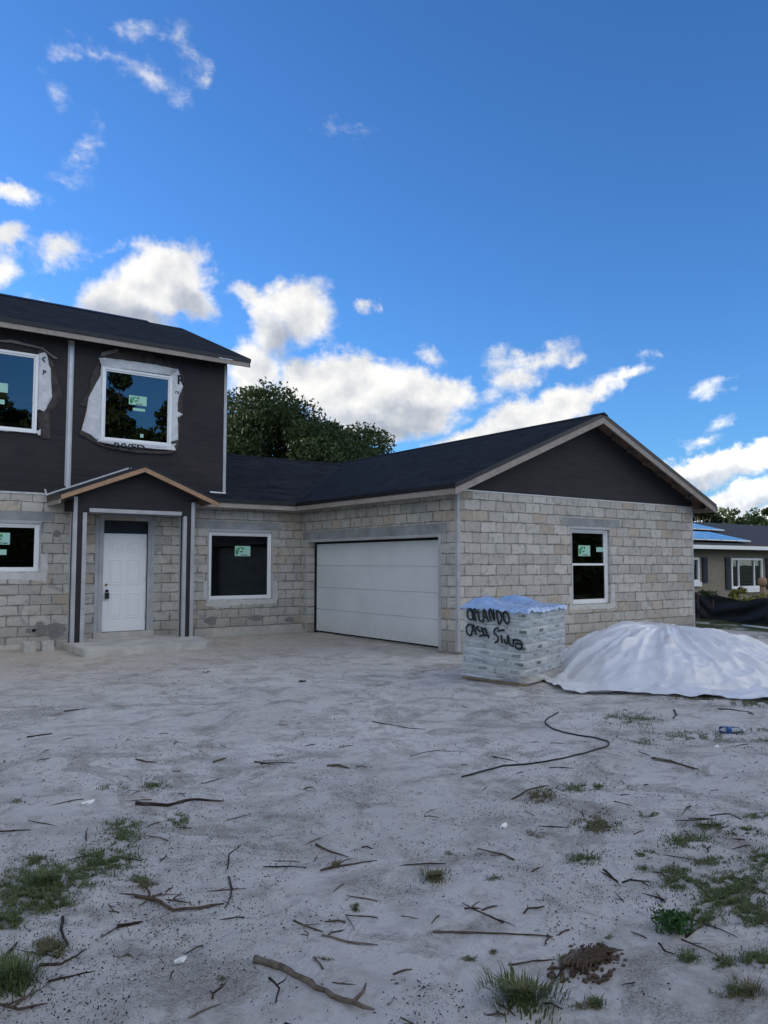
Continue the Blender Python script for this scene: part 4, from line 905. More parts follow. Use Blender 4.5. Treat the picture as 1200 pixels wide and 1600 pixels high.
def film_mat():
    m = bpy.data.materials.new('stretch_film'); m.use_nodes = True; t = m.node_tree; t.nodes.clear(); g = N(t); p = g.n('ShaderNodeTexCoord').outputs['Object']
    n = g.noise(g.v('MULTIPLY', g.v('ADD', p, g.comb(0., 0., g.m('MULTIPLY', g.sep(p)[0], .25))), (1, 1, 6)), 2.2, 5, .6, .8); n2 = g.noise(g.v('MULTIPLY', p, (1, 1, 3)), 16., 3)
    fr = g.m('MAXIMUM', g.mr(n, .40, .68, .22, .6), g.mr(g.noise(g.v('MULTIPLY', p, (2, 2, 14)), 4., 4, .6, 1.), .60, .70, 0, .5))
    d = g.n('ShaderNodeBsdfPrincipled', {'Base Color': (.64, .70, .76, 1), 'Roughness': .12, 'Specular IOR Level': .7})
    bmp = g.n('ShaderNodeBump', {'Height': g.m('ADD', n, g.m('MULTIPLY', n2, .35)), 'Strength': .55, 'Distance': .02}); lk(g, bmp.outputs[0], d.inputs['Normal'])
    tr = g.n('ShaderNodeBsdfTransparent'); mx = g.n('ShaderNodeMixShader', {0: fr, 1: tr.outputs[0], 2: d.outputs[0]})
    o = g.n('ShaderNodeOutputMaterial'); t.links.new(mx.outputs[0], o.inputs[0]); return m
M['film'] = film_mat()
per = 2*(PA+PB); nu, nv = 220, 60; V = []
def outline(t):
    t = t % per; r = .03
    if t < PB: return t, -.022, 0, -1
    if t < PB+PA: return PB+.022, t-PB, 1, 0
    if t < 2*PB+PA: return PB-(t-PB-PA), PA+.022, 0, 1
    return -.022, PA-(t-2*PB-PA), -1, 0
for i in range(nu):
    x, y, nx_, ny_ = outline(per*i/nu)
    cd = min(math.hypot(x-a_, y-c_) for a_ in (0, PB) for c_ in (0, PA))
    for j in range(nv):
        v = j/(nv-1); z = .05+v*(.12+8*HB-.05+.01); t = i/nu*per
        k = (z-.12)/HB; off = .004*abs(math.sin(math.pi*k))+.012*float(fbm(t*3, z*9, 3, 4))+.004*float(fbm(t*9+z*5, z*16, 2, 14))
        if z < .14: off += .03*(.14-z)/.09*(1+float(vn(t*3, 1, 8)))
        if cd < .07: off -= .008
        V.append((x+nx_*off, y+ny_*off, z))
ii = np.arange(nu*nv).reshape(nu, nv); ii = np.concatenate([ii, ii[:1]]); F = np.stack([ii[:-1, :-1], ii[1:, :-1], ii[1:, 1:], ii[:-1, 1:]], -1).reshape(-1, 4)
film = place(npmesh('stretch_wrap', np.array(V), F, M['film'], None, True)); tag(film, 'glossy clear stretch film with black sprayed lettering wrapped round the stack of bags', 'plastic wrap')
PMi = np.array(PM.inverted())
def onface(px, py, x=-.045):
    o = PMi[:3, :3] @ CC+PMi[:3, 3]; d = PMi[:3, :3] @ ray(px, py); return o+d*(x-o[0])/d[0]
GF = [[(190, 130), (140, 125), (112, 170), (108, 230), (125, 280), (165, 310), (198, 298), (205, 250), (190, 180), (160, 130)],
      [(211, 150), (213, 240), (228, 325)], [(211, 145), (235, 118), (256, 140), (254, 180), (232, 215), (216, 222)], [(222, 222), (246, 270), (262, 330)], [(292, 150), (300, 240), (322, 330), (352, 332)],
      [(372, 360), (385, 290), (378, 200), (395, 108), (420, 200), (450, 290), (480, 335)], [(380, 262), (435, 275)],
      [(512, 320), (485, 200), (478, 150), (512, 112), (540, 230), (578, 350), (565, 230), (556, 125)],
      [(605, 150), (620, 260), (640, 350), (655, 402), (690, 330), (700, 280), (680, 200), (650, 165), (610, 150)],
      [(760, 165), (722, 190), (728, 270), (745, 330), (790, 392), (822, 350), (825, 290), (800, 210), (768, 165)],
      [(178, 388), (125, 385), (90, 450), (98, 530), (145, 580), (180, 575)], [(180, 572), (195, 480), (190, 400)], [(210, 378), (225, 440), (240, 500), (265, 570)], [(190, 490), (235, 495)],
      [(305, 422), (262, 430), (275, 475), (330, 500), (320, 520)], [(345, 430), (370, 500), (390, 545), (400, 560)], [(352, 500), (412, 440), (440, 530), (478, 625)], [(322, 608), (330, 580), (400, 568), (485, 580)],
      [(640, 448), (590, 455), (560, 505), (575, 550), (630, 590), (640, 640), (615, 690), (580, 695)], [(630, 502), (680, 490), (745, 482)], [(688, 565), (695, 640), (708, 712)],
      [(738, 640), (755, 700), (790, 722), (800, 660), (798, 570)], [(800, 570), (825, 700), (850, 745), (900, 768), (892, 640)],
      [(905, 650), (960, 650), (1010, 665), (1060, 740), (1030, 810), (960, 810), (925, 770), (945, 700), (1000, 715), (1050, 770)]]
b = MB()
for st in GF:
    pts = [onface(720+a_/10.91, 940+c_/10.91) for a_, c_ in st]
    # smooth the stroke
    ps = [np.array(p) for p in pts]
    for _ in range(2): ps = [ps[0]]+[q for i in range(len(ps)-1) for q in (ps[i]*.75+ps[i+1]*.25, ps[i]*.25+ps[i+1]*.75)]+[ps[-1]]
    for i in range(len(ps)): ps[i][0] = -.046+.0*i
    b.tube(ps, .0128, 8)
gf = b.build('spray_lettering', M['ink']); place(gf, film)
def sheet_mat(name, c1, c2, rough, al=1.):
    m, g, bs, _ = mat(name, rough, .55); p = OC(g); n = g.noise(p, 3., 5, .6, .4); n2 = g.noise(p, 14., 4)
    lk(g, g.mix(g.mr(n, .3, .7), c1, c2), bs.inputs['Base Color']); bump(g, bs, g.m('ADD', n, g.m('MULTIPLY', n2, .3)), .5, .05); return m
M['bluesheet'] = sheet_mat('pale_blue_plastic', (.20, .34, .60), (.36, .50, .76), .2)
n1_, n2_ = 70, 56; V = []
for i in range(n1_):
    for j in range(n2_):
        x = -.10+(PB+.2)*i/(n1_-1); y = -.10+(PA+.2)*j/(n2_-1); zt = .12+8*HB+.02
        ex_ = max(0, -x, x-PB, -y, y-PA)
        z = zt+.035*float(fbm(x*3+1, y*3, 3, 51))*1.5+.12*float(gauss(x, y, .35, .80, .28, .25))+.11*float(gauss(x, y, 1.12, .72, .16, .3))+.03*abs(float(fbm(x*6+2, y*6, 3, 81)))*2+.03*abs(float(fbm(x*2.5+y*2, y*3-x, 3, 82)))*3
        if ex_ > 0: z -= .4*ex_+1.5*ex_*ex_; f_ = 1-max(0, ex_-.03)*.75/.1; cx_, cy_ = min(max(x, 0), PB), min(max(y, 0), PA); x = cx_+(x-cx_)*.42; y = cy_+(y-cy_)*.42; z += .01*math.sin((x+y)*40)
        V.append((x, y, z))
ii = np.arange(n1_*n2_).reshape(n1_, n2_); F = np.stack([ii[:-1, :-1], ii[1:, :-1], ii[1:, 1:], ii[:-1, 1:]], -1).reshape(-1, 4)
sh = place(npmesh('plastic_sheet', np.array(V), F, M['bluesheet'], None, True)); tag(sh, 'crumpled pale blue plastic sheet lying over the top of the bags', 'plastic sheet')

# ------------------------------------------------------------------ covered sand pile
O2 = np.array([-1.75, -3.62]); DS = np.array([.60, -.80]); DT = np.array([.80, .60])
def pileh(s, t):
    a = (s-1.35)/np.where(s < 1.35, 1.4, 2.45); c = (t-2.75)/np.where(t < 2.75, 2.5, 2.6); r = np.sqrt(a*a+c*c)
    return .30*np.clip(1-r, 0, 1)**.9*(1+.05*np.sin(s*3+t))+.44*np.clip(1-r*r, 0, 1)**.9-.08*np.clip(1-r*4, 0, 1)
ss = np.linspace(-.15, 5.6, 300); tt = np.linspace(-.12, 4.9, 230); S_, T_ = np.meshgrid(ss, tt)
S_ = S_+np.clip(.42-.35*T_, 0, 1)*np.clip(1-(S_+.15)/1.6, 0, 1); X_ = O2[0]+S_*DS[0]+T_*DT[0]; Y_ = O2[1]+S_*DS[1]+T_*DT[1]
ang = np.arctan2(T_-2.9, S_-1.75); rr = np.hypot((S_-1.75)/1.8, (T_-2.9)/2.6)
fold = .5+.5*np.sin(ang*15+2.2*fbm(S_*.9, T_*.9, 2, 5)*6); fold = fold**5*1.2+.55*(.5+.5*np.sin(ang*37+9*fbm(S_, T_, 2, 15)))**3
ph = pileh(S_, T_); amp = np.clip(rr*1.1, 0, 1)*np.clip(1.35-rr, 0.12, 1)
hz = ph+.055*(.5-np.abs(fbm(S_*2.3+T_, T_*2.3-S_, 4, 33))*2.4)*np.clip(amp+.4, 0, 1)+.13*fold*amp*(.25+vn(ang*3, rr*2, 8))+.02*fbm(S_*2, T_*2, 3, 61)+.012*np.sin(S_*9+T_*5+4*vn(S_*2, T_*2, 3))*np.clip(rr-.7, 0, 1)
hz += .05*gauss(S_, T_, .32, .15, .22, .3)*1.8+.05*gauss(S_, T_, 2.2, .25, .9, .12)+.07*gauss(S_, T_, 2.75, 1.55, .35, .10, -.5)-.06*gauss(S_, T_, 2.8, 1.32, .3, .09, -.5)
hz += .03*np.clip(np.sin((T_*.8-S_*.3)*16+3*fbm(S_*2, T_*2, 2, 91)*2), 0, 1)*gauss(S_, T_, 2.9, .35, 1.2, .5)
edge = np.minimum.reduce([T_+.12, 4.9-T_, S_+.15, 5.6-S_]); Z_ = gh(X_, Y_)+np.maximum(hz, .012+.05*vn(S_*6, T_*9, 4)**2)
wob = .10*fbm(S_*1.6, T_*0+2, 3, 71)*np.clip(1-(T_+.12)/.6, 0, 1); X_ = X_+DT[0]*wob*1.6; Y_ = Y_+DT[1]*wob*1.6
# keep the sheet clear of the gable wall
Y_ = np.minimum(Y_, -.05)
ii = np.arange(S_.size).reshape(S_.shape); F = np.stack([ii[:-1, :-1], ii[:-1, 1:], ii[1:, 1:], ii[1:, :-1]], -1).reshape(-1, 4)
def tarp_mat():
    m = bpy.data.materials.new('white_plastic'); m.use_nodes = True; t = m.node_tree; t.nodes.clear(); g = N(t); p = OC(g)
    n = g.noise(p, 2.2, 6, .65, .5); n2 = g.noise(p, 16., 5, .7)
    c = g.mix(g.mr(n, .35, .7), (.80, .82, .86), (.66, .68, .72)); c = g.mix(g.mr(g.noise(g.v('ADD', p, (3, 1, 0)), 1.3, 5, .6), .56, .68, 0, .45), c, (.62, .54, .47))
    d = g.n('ShaderNodeBsdfPrincipled', {'Base Color': c, 'Roughness': .28, 'Specular IOR Level': .5})
    bmp = g.n('ShaderNodeBump', {'Height': g.m('ADD', g.noise(g.v('MULTIPLY', p, (1, 1, .3)), 5., 4, .6, 1.2), g.m('MULTIPLY', n2, .06)), 'Strength': .5, 'Distance': .03}); lk(g, bmp.outputs[0], d.inputs['Normal'])
    tr = g.n('ShaderNodeBsdfTransparent'); mx = g.n('ShaderNodeMixShader', {0: .96, 1: tr.outputs[0], 2: d.outputs[0]})
    o = g.n('ShaderNodeOutputMaterial'); t.links.new(mx.outputs[0], o.inputs[0]); return m
M['tarp'] = tarp_mat()
tag(npmesh('tarpaulin', np.stack([X_, Y_, Z_], -1).reshape(-1, 3), F, M['tarp'], None, True), 'wrinkled white translucent plastic sheet spread over a mound by the gable wall', 'tarpaulin')
M['pile'] = simple('pile_sand', (.38, .32, .25), .95, .1, .2, 5., .5)
Zp = gh(X_, Y_)+np.maximum(np.minimum(ph, hz)-.03, -.05); tag(npmesh('sand_mound', np.stack([X_, Y_, Zp], -1).reshape(-1, 3)[:], F, M['pile'], None, True), 'mound of tan sand hidden under the white plastic sheet', 'sand pile')

# ------------------------------------------------------------------ things lying about
def half_block(px, py, rot, label):
    q = gp(px, py); t = MB(); a = .105
    for bx in ((-a, a, -a, -a+.032), (-a, a, a-.032, a), (-a, -a+.032, -a+.032, a-.032), (a-.032, a, -a+.032, a-.032)): t.box(bx[0], bx[1], bx[2], bx[3], 0, .2)
    t.box(-a+.032, a-.032, -a+.032, a-.032, .0, .15)
    o = t.build('concrete_block', M['cblock'], bevel=.006); o.location = (q[0], q[1]+.1, q[2]-.01); o.rotation_euler = (rad(2), rad(-3), rot); return tag(o, label, 'concrete block', 'loose concrete blocks')
M['cblock'] = simple('block_light', (.42, .415, .39), .95, .15, .15, 10., .5)
half_block(46, 1019, .12, 'loose pale half block with chipped top, left of two by the wall'); half_block(76, 1018, -.05, 'loose half block nearest the porch slab, right of two by the wall')
def stick_mat(name, c):
    m, g, bs, _ = mat(name, .9, .15); p = OC(g); n = g.noise(p, 30., 5, .7, .5); n2 = g.noise(p, 6., 3)
    c_ = g.mix(g.mr(n, .3, .7), [q*.45 for q in c], [q*1.6 for q in c]); c_ = g.mix(g.mr(n2, .5, .7, 0, .4), c_, (.25, .22, .19)); lk(g, c_, bs.inputs['Base Color']); bump(g, bs, n, .6, .01); return m
M['stick'] = stick_mat('dead_wood', (.075, .055, .04)); M['stick2'] = stick_mat('grey_wood', (.13, .105, .085)); M['root'] = stick_mat('dark_root', (.035, .026, .022))
def stick(pts, r, label, m='stick', seed=0, fork=None, name='stick', cat='stick', flat=1., lift=.3):
    rn = random.Random(seed); w3 = [gp(*p) for p in pts]; out = []
    for i in range(len(w3)-1):
        for k in range(4):
            t = k/4; q = w3[i]*(1-t)+w3[i+1]*t; out.append(q+np.array([rn.uniform(-1, 1), rn.uniform(-1, 1), 0])*r*.35)
    out.append(w3[-1])
    for q in out: q[2] = float(gh(q[0], q[1]))+r*flat*(.55+lift*rn.random())
    n = len(out); rs = [r*(.95-.45*i/(n-1))*rn.uniform(.82, 1.15) for i in range(n)]; rs[-1] *= .5
    b = MB(); b.tube(out, rs, 7, flat=flat)
    for (i, dx_, dy_) in (fork or []):
        q = out[min(i, n-1)]; e = q+np.array([dx_, dy_, .012]); b.tube([q, (q+e)/2+np.array([.01, -.01, .004]), e], [r*.5, r*.4, r*.2], 6)
    return tag(b.build(name, M[m]), label, cat)
S = stick
S([(400, 1502), (432, 1512), (470, 1532), (520, 1560), (585, 1583)], .0165, 'thick grey-brown branch lying at the bottom centre of the sand', 'stick2', 1, [(14, .10, .06)])
S([(212, 1257), (262, 1260), (300, 1251), (350, 1254)], .0125, 'long dark crooked branch above the left grass patches', 'root', 2)
S([(212, 1402), (242, 1408), (270, 1425), (350, 1415)], .012, 'forked brown branch in the lower left', 'stick', 3, [(3, .02, .12), (4, -.03, -.13), (1, -.08, .07)])
S([(676, 1457), (760, 1459), (865, 1465)], .006, 'long straight reddish twig in the lower centre right', 'stick', 4)
S([(503, 1463), (545, 1474), (590, 1478)], .007, 'grey stick above the thick bottom branch', 'stick2', 5)
S([(493, 1321), (545, 1341)], .008, 'brown stick slanting down right in mid ground', 'stick', 6)
S([(500, 1361), (545, 1352), (588, 1345)], .006, 'thin bent stick crossing a small green weed', 'stick', 7)
S([(512, 1198), (530, 1197), (546, 1202)], .012, 'short hooked brown stick in the middle distance', 'stick', 8)
S([(905, 1487), (880, 1515), (857, 1545)], .006, 'dark twig standing out of the dug root clump', 'root', 9)
S([(795, 1509), (830, 1503), (868, 1501)], .005, 'thin twig reaching left from the root clump', 'stick', 10)
S([(1072, 1465), (1102, 1443)], .006, 'short forked twig right of the leafy weed', 'root', 11, [(2, -.06, .01)])
S([(1030, 1475), (1040, 1488), (1055, 1492)], .005, 'curved twig under the leafy weed', 'root', 12)
S([(358, 1372), (362, 1390), (360, 1406)], .007, 'short upright root piece in the lower left centre', 'root', 13)
S([(356, 1358), (358, 1335), (376, 1322)], .0045, 'thin curly root above the upright root piece', 'root', 14)
S([(0, 1510), (12, 1492), (28, 1474)], .009, 'black stick at the left edge in the tall grass', 'root', 15)
S([(-10, 1570), (30, 1578), (75, 1570)], .007, 'spread of thin branches at the bottom left edge', 'stick', 16, [(2, .16, .04), (3, .10, .08)])
S([(-5, 1300), (48, 1298)], .006, 'straight twig at the left edge above the grass', 'root', 17)
S([(398, 1191), (430, 1195)], .008, 'light brown stick left of the hooked one', 'stick2', 18)
S([(582, 1128), (620, 1135), (665, 1140)], .007, 'thin stick lying straight below the garage door', 'stick2', 19)
S([(640, 1182), (680, 1173), (732, 1174)], .004, 'fine arched twig left of the black cable', 'stick', 20)
S([(213, 1188), (245, 1193)], .010, 'stubby brown stick in the left middle distance', 'stick', 21)
S([(333, 1192), (354, 1185)], .009, 'stubby stick with pale end in the left middle distance', 'stick', 22)
S([(943, 1360), (953, 1368), (966, 1379)], .009, 'short rotten stick between the tyre tracks and the right grass', 'root', 23, flat=.6)
S([(182, 1450), (205, 1446), (223, 1442)], .009, 'curved dark twig below the forked branch', 'root', 24, [(1, -.03, -.05)])
S([(98, 1435), (96, 1455), (105, 1478), (90, 1492)], .008, 'dark sinuous root beside the lower left grass', 'root', 25)
S([(60, 1510), (95, 1508), (118, 1495), (135, 1485)], .007, 'long dark root trailing right from the tall grass', 'root', 26)
S([(75, 1535), (110, 1527), (150, 1518)], .005, 'thin black twig below the trailing root', 'root', 27)
S([(100, 1112), (125, 1109), (140, 1108)], .007, 'small dark crossed twig near the porch', 'root', 28, [(1, .05, -.03)])
S([(42, 1153), (62, 1150), (82, 1147)], .010, 'short dark stick on the sand at far left', 'root', 29)
S([(1020, 1185), (1045, 1190), (1092, 1203)], .028, 'flat slab of brown bark on the right sand', 'stick', 30, name='bark_piece', cat='bark', flat=.3)
S([(1122, 1108), (1150, 1110), (1178, 1115)], .018, 'long strip of bark below the white sheet', 'stick', 31, name='bark_piece', cat='bark', flat=.4)
S([(1078, 1093), (1113, 1094)], .007, 'straight dark stick just below the white sheet edge', 'root', 32)
S([(1053, 1110), (1057, 1118), (1051, 1124)], .010, 'tiny hooked root between the two right green patches', 'root', 33)
S([(800, 1250), (825, 1235), (858, 1228)], .008, 'curved stick beside the dry grass tuft', 'stick', 34)
S([(1110, 1275), (1140, 1272), (1160, 1282)], .008, 'dark stick in the grass at right', 'root', 35, flat=.5)
S([(590, 1435), (540, 1430), (555, 1455)], .004, 'thin bowed twig above the grey stick', 'stick', 36)
S([(420, 1530), (436, 1545), (430, 1570)], .006, 'forked black root under the thick branch', 'root', 37, [(3, .06, .02)])
cb = [gp(*p) for p in [(722, 1215), (760, 1205), (800, 1196), (850, 1192), (885, 1186), (925, 1174), (950, 1168), (953, 1160), (930, 1153), (900, 1150), (868, 1142), (850, 1131), (856, 1122), (872, 1114)]]
ps = cb
for _ in range(2): ps = [ps[0]]+[q for i in range(len(ps)-1) for q in (ps[i]*.75+ps[i+1]*.25, ps[i]*.25+ps[i+1]*.75)]+[ps[-1]]
for q in ps: q[2] = float(gh(q[0], q[1]))+.008
M['rubber'] = simple('black_rubber', (.012, .012, .013), .5, .4, .2)
tag(MB().tube(ps, .0075, 8).build('cable', M['rubber']), 'black cable looping over the sand towards the pallet', 'cable')
# thin twigs nobody could tell apart
rn = random.Random(11); tw = []
for k in range(5):
    b = MB(); L = .06+.03*k; pts = [(-L/2, 0, .002), (-L/5, rn.uniform(-.012, .012), .006), (L/5, rn.uniform(-.012, .012), .004), (L/2, 0, .001)]; b.tube(pts, [.0035, .003, .0028, .0015], 5)
    if k % 2: b.tube([pts[1], (0, .03, .004)], [.0018, .001], 4)
    tw.append(b.build('twig', M[['stick', 'root', 'stick2'][k % 3]]))
for i in range(150):
    o = tw[i] if i < 5 else tw[i % 5].copy()
    if i >= 5: COL.objects.link(o)
    while True:
        px, py = rn.uniform(-20, 1220), rn.triangular(1060, 1620, 1330); q = gp(px, py)
        if not (px > 690 and py < 1090): break
    o.location = tuple(q); o.rotation_euler = (rn.uniform(-.1, .1), rn.uniform(-.1, .1), rn.uniform(0, 6.3)); s_ = rn.uniform(.6, 1.7); o.scale = (s_, s_, rn.uniform(.8, 1.5))
    tag(o, 'thin short dry twig, one of the many scattered over the sand', 'twig', 'small twigs scattered over the sand')
# dug-up clump of roots
rn = random.Random(4); q0 = gp(915, 1503); b = MB()
for i in range(80):
    a_ = rn.uniform(0, 6.3); r_ = rn.uniform(.0, .13)*rn.uniform(.5, 1); p = q0+np.array([math.cos(a_)*r_*1.2, math.sin(a_)*r_*.5, 0]); rot = rn.uniform(-.5, .9); L = rn.uniform(.05, .2)
    p[2] = float(gh(p[0], p[1]))+.0; d = np.array([math.cos(rot), math.sin(rot)*.7, rn.uniform(-.1, .2)])*L/2; c = p+np.array([0, 0, .018*max(0, 1-r_/.17)]); b.tube([c-d, c+np.array([0, 0, .012]), c+d], [.003, .006, .002], 5)
for i in range(260):
    a_ = rn.uniform(0, 6.3); r_ = rn.uniform(.0, .2); p = q0+np.array([math.cos(a_)*r_, math.sin(a_)*r_*.7, 0]); p[2] = float(gh(p[0], p[1]))+.012*max(0, 1-r_/.2); s_ = rn.uniform(.003, .010); b.obox(p-np.array([s_, s_, .01]), (s_*2, s_*.6, 0), (-s_*.5, s_*1.5, 0), (0, 0, s_*1.4))
tag(b.build('root_clump', M['stick']), 'dug up clump of matted roots and dark soil at the lower right', 'root clump')
# bottle and scraps
q = gp(1143, 1146); bt = empty('plastic_bottle', tuple(q), 'clear crumpled plastic bottle with blue label on the right grass', 'bottle'); bt.rotation_euler = (0, 0, -.75)
M['clear'] = glass_mat('clear_plastic', 1.5, (.86, .9, .93)); M['bluelab'] = simple('blue_label', (.03, .10, .35), .4, .4, .2, 30.)
o = MB().tube([(x, 0, .034) for x in (-.115, -.11, -.06, -.03, .0, .03, .06, .085, .095, .11)], [.02, .032, .033, .029, .033, .030, .031, .018, .012, .012], 14).build('bottle_body', M['clear']); o.parent = bt
o = MB().tube([(-.045, 0, .034), (-.03, 0, .034), (-.005, 0, .034)], [.0325, .0315, .0335], 14).build('bottle_label', M['bluelab']); o.parent = bt
o = MB().tube([(.11, 0, .034), (.128, 0, .034)], [.0145, .0145], 12).build('bottle_cap', M['white']); o.parent = bt
def scrap(px, py, w_, d_, rot, label, m='white', name='paper_scrap'):
    q = gp(px, py); v = []; c, s_ = math.cos(rot), math.sin(rot)
    for i in range(4):
        for j in range(4): x = (i/3-.5)*w_*(1+.2*math.sin(j*2)); y = (j/3-.5)*d_*(1+.2*math.cos(i*3)); v.append((q[0]+c*x-s_*y, q[1]+s_*x+c*y, q[2]+.008+.012*math.sin(i*2.1+j*1.7)))
    f = [(i*4+j, (i+1)*4+j, (i+1)*4+j+1, i*4+j+1) for i in range(3) for j in range(3)]; o = MB().add(v, f, 0).build(name, M[m]); so_ = o.modifiers.new('s', 'SOLIDIFY'); so_.thickness = .002; return tag(o, label, 'scrap')
scrap(787, 1293, .07, .03, .5, 'bright white paper scrap right of centre'); scrap(281, 1504, .05, .014, .1, 'narrow white scrap in the lower left sand'); scrap(137, 1256, .09, .02, .3, 'thin white scrap left of the long dark branch')
scrap(325, 1049, .18, .1, .2, 'crumpled pale scrap of plastic near the porch slab', 'parge', 'plastic_scrap'); scrap(472, 1065, .10, .07, .3, 'small black scrap in front of the garage door', 'rubber', 'plastic_scrap'); scrap(1120, 1168, .06, .03, .3, 'white scrap below the bottle'); scrap(205, 1490, .09, .05, -.3, 'faded blue-grey scrap in the lower left sand', 'lintel', 'plastic_scrap')
# ------------------------------------------------------------------ grass, weeds and litter
def blades(pos, h, w_, seed, lean=.6):
    rng = np.random.default_rng(seed); n = len(pos); a = rng.uniform(0, 2*np.pi, n); hh = (h*rng.uniform(.4, 1.25, n)); ln = rng.uniform(.15, 1, n)*lean*hh
    d = np.stack([np.cos(a), np.sin(a), 0*a], 1); s_ = np.stack([-np.sin(a), np.cos(a), 0*a], 1)*(w_*rng.uniform(.6, 1.3, n))[:, None]
    up = np.array([0, 0, 1.]); b0 = pos-s_; b1 = pos+s_; m0 = pos+d*(ln*.35)[:, None]+up*(hh*.62)[:, None]; t = pos+d*(ln*1.1)[:, None]+up*(hh*rng.uniform(.7, 1.05, n))[:, None]
    V = np.stack([b0, b1, m0+s_*.7, m0-s_*.7, t+s_*.12, t-s_*.12], 1).reshape(-1, 3); k = np.arange(n)[:, None]*6
    return V, np.concatenate([k+np.array([0, 1, 2, 3]), k+np.array([3, 2, 4, 5])])
def grass_mat(name, c1, c2, c3):
    m, g, bs, _ = mat(name, .7, .2); p = OC(g); n = g.noise(p, 3., 3); n2 = g.noise(p, 70., 2)
    c = g.mix(g.mr(n2, .35, .65), c1, c2); c = g.mix(g.mr(n, .5, .7, 0, .6), c, c3); lk(g, c, bs.inputs['Base Color']); return m
M['grass'] = grass_mat('grass_green', (.06, .085, .03), (.13, .16, .065), (.16, .14, .08)); M['grass_dry'] = grass_mat('grass_olive', (.08, .09, .04), (.16, .155, .08), (.19, .155, .10))
PATCH = [(45, 1395, 62, 34, 900, .055), (110, 1370, 60, 22, 600, .04), (165, 1345, 50, 20, 600, .04), (190, 1305, 34, 18, 350, .035), (222, 1378, 26, 12, 220, .035), (240, 1225, 22, 8, 170, .03), (175, 1230, 26, 5, 70, .03), (280, 1280, 32, 13, 200, .03), (10, 1440, 22, 14, 260, .05), (75, 1485, 26, 18, 320, .045), (10, 1530, 40, 22, 600, .09), (60, 1345, 26, 10, 160, .035), (22, 1252, 14, 4, 50, .03), (200, 1288, 36, 9, 200, .03), (95, 1412, 20, 8, 120, .03),
         (990, 1125, 42, 13, 520, .035), (1010, 1145, 20, 8, 100, .03), (955, 1120, 14, 6, 80, .03), (1065, 1148, 34, 9, 260, .03), (1100, 1153, 46, 7, 260, .03), (1140, 1146, 30, 6, 160, .03), (1185, 1140, 24, 6, 140, .03), (1195, 1158, 30, 7, 160, .03), (1005, 1160, 26, 7, 140, .03), (900, 1232, 34, 9, 300, .03), (932, 1230, 16, 5, 90, .03), (845, 1244, 22, 11, 260, .045),
         (935, 1288, 36, 14, 420, .04), (985, 1232, 10, 4, 40, .02), (1013, 1272, 18, 6, 80, .03), (915, 1342, 30, 10, 180, .03), (830, 1305, 26, 9, 90, .025), (1075, 1315, 44, 12, 420, .035), (1105, 1290, 34, 8, 220, .03), (1010, 1335, 20, 6, 90, .03), (1055, 1362, 26, 10, 220, .035), (1110, 1345, 34, 10, 300, .03), (1065, 1380, 34, 12, 320, .035), (1150, 1385, 60, 24, 900, .035), (1125, 1410, 40, 14, 380, .035), (1180, 1430, 44, 22, 600, .035), (1090, 1432, 30, 16, 360, .035), (1195, 1345, 34, 20, 400, .035), (1005, 1358, 12, 5, 50, .03), (1165, 1300, 30, 8, 160, .03), (1185, 1275, 26, 6, 130, .03),
         (1190, 1500, 34, 12, 260, .04), (1150, 1550, 34, 10, 120, .035), (1075, 1495, 16, 10, 110, .04), (1130, 1505, 16, 10, 110, .04), (930, 1568, 14, 8, 110, .035), (905, 1575, 12, 6, 50, .03), (733, 1498, 12, 4, 45, .02), (770, 1487, 6, 4, 30, .02), (505, 1500, 14, 5, 60, .02), (525, 1350, 8, 5, 60, .03), (556, 1418, 7, 5, 50, .03), (700, 1333, 24, 4, 70, .015), (775, 1372, 14, 5, 60, .02), (952, 1465, 6, 3, 30, .02), (348, 1530, 7, 4, 40, .02), (890, 1500, 20, 12, 100, .03),
         (1130, 1090, 90, 5, 700, .05), (1180, 1098, 50, 7, 420, .05), (265, 1012, 30, 2.5, 160, .07), (300, 1009, 16, 2, 60, .07), (235, 1014, 12, 2, 40, .05), (650, 1240, 12, 4, 20, .02), (790, 1060, 10, 2, 10, .02), (1130, 980, 60, 5, 500, .07), (1170, 972, 60, 5, 500, .07), (1190, 995, 50, 5, 250, .06)]
rng = np.random.default_rng(21); pos = []; hh = []; dry = []
for (x, y, rx, ry, n, h) in PATCH:
    n = int(n*2.8); k = 0; tries = 0
    while k < n and tries < n*6:
        tries += 1; u, v = rng.normal(0, .48, 2); px, py = x+u*rx, y+v*ry
        if py < 960: continue
        if float(vn(px*.09+3, py*.22, 5))+.25*float(vn(px*.3, py*.5, 6)) < .50: continue
        q = gp(px, py)
        if q[1] > 5.6 and q[0] < 0: continue
        pos.append(q); hh.append(h*.52); k += 1
pos = np.array(pos); hh = np.array(hh); pos[:, 2] -= .004
dr = vn(pos[:, 0]*1.1, pos[:, 1]*1.1, 44) > .55
for sel, nm, mm, sd_ in ((~dr, 'grass', 'grass', 1), (dr, 'dry_grass', 'grass_dry', 2)):
    V, F = blades(pos[sel], hh[sel], .0026, sd_, 1.5); tag(npmesh(nm, V, F, M[mm]), kind='stuff')
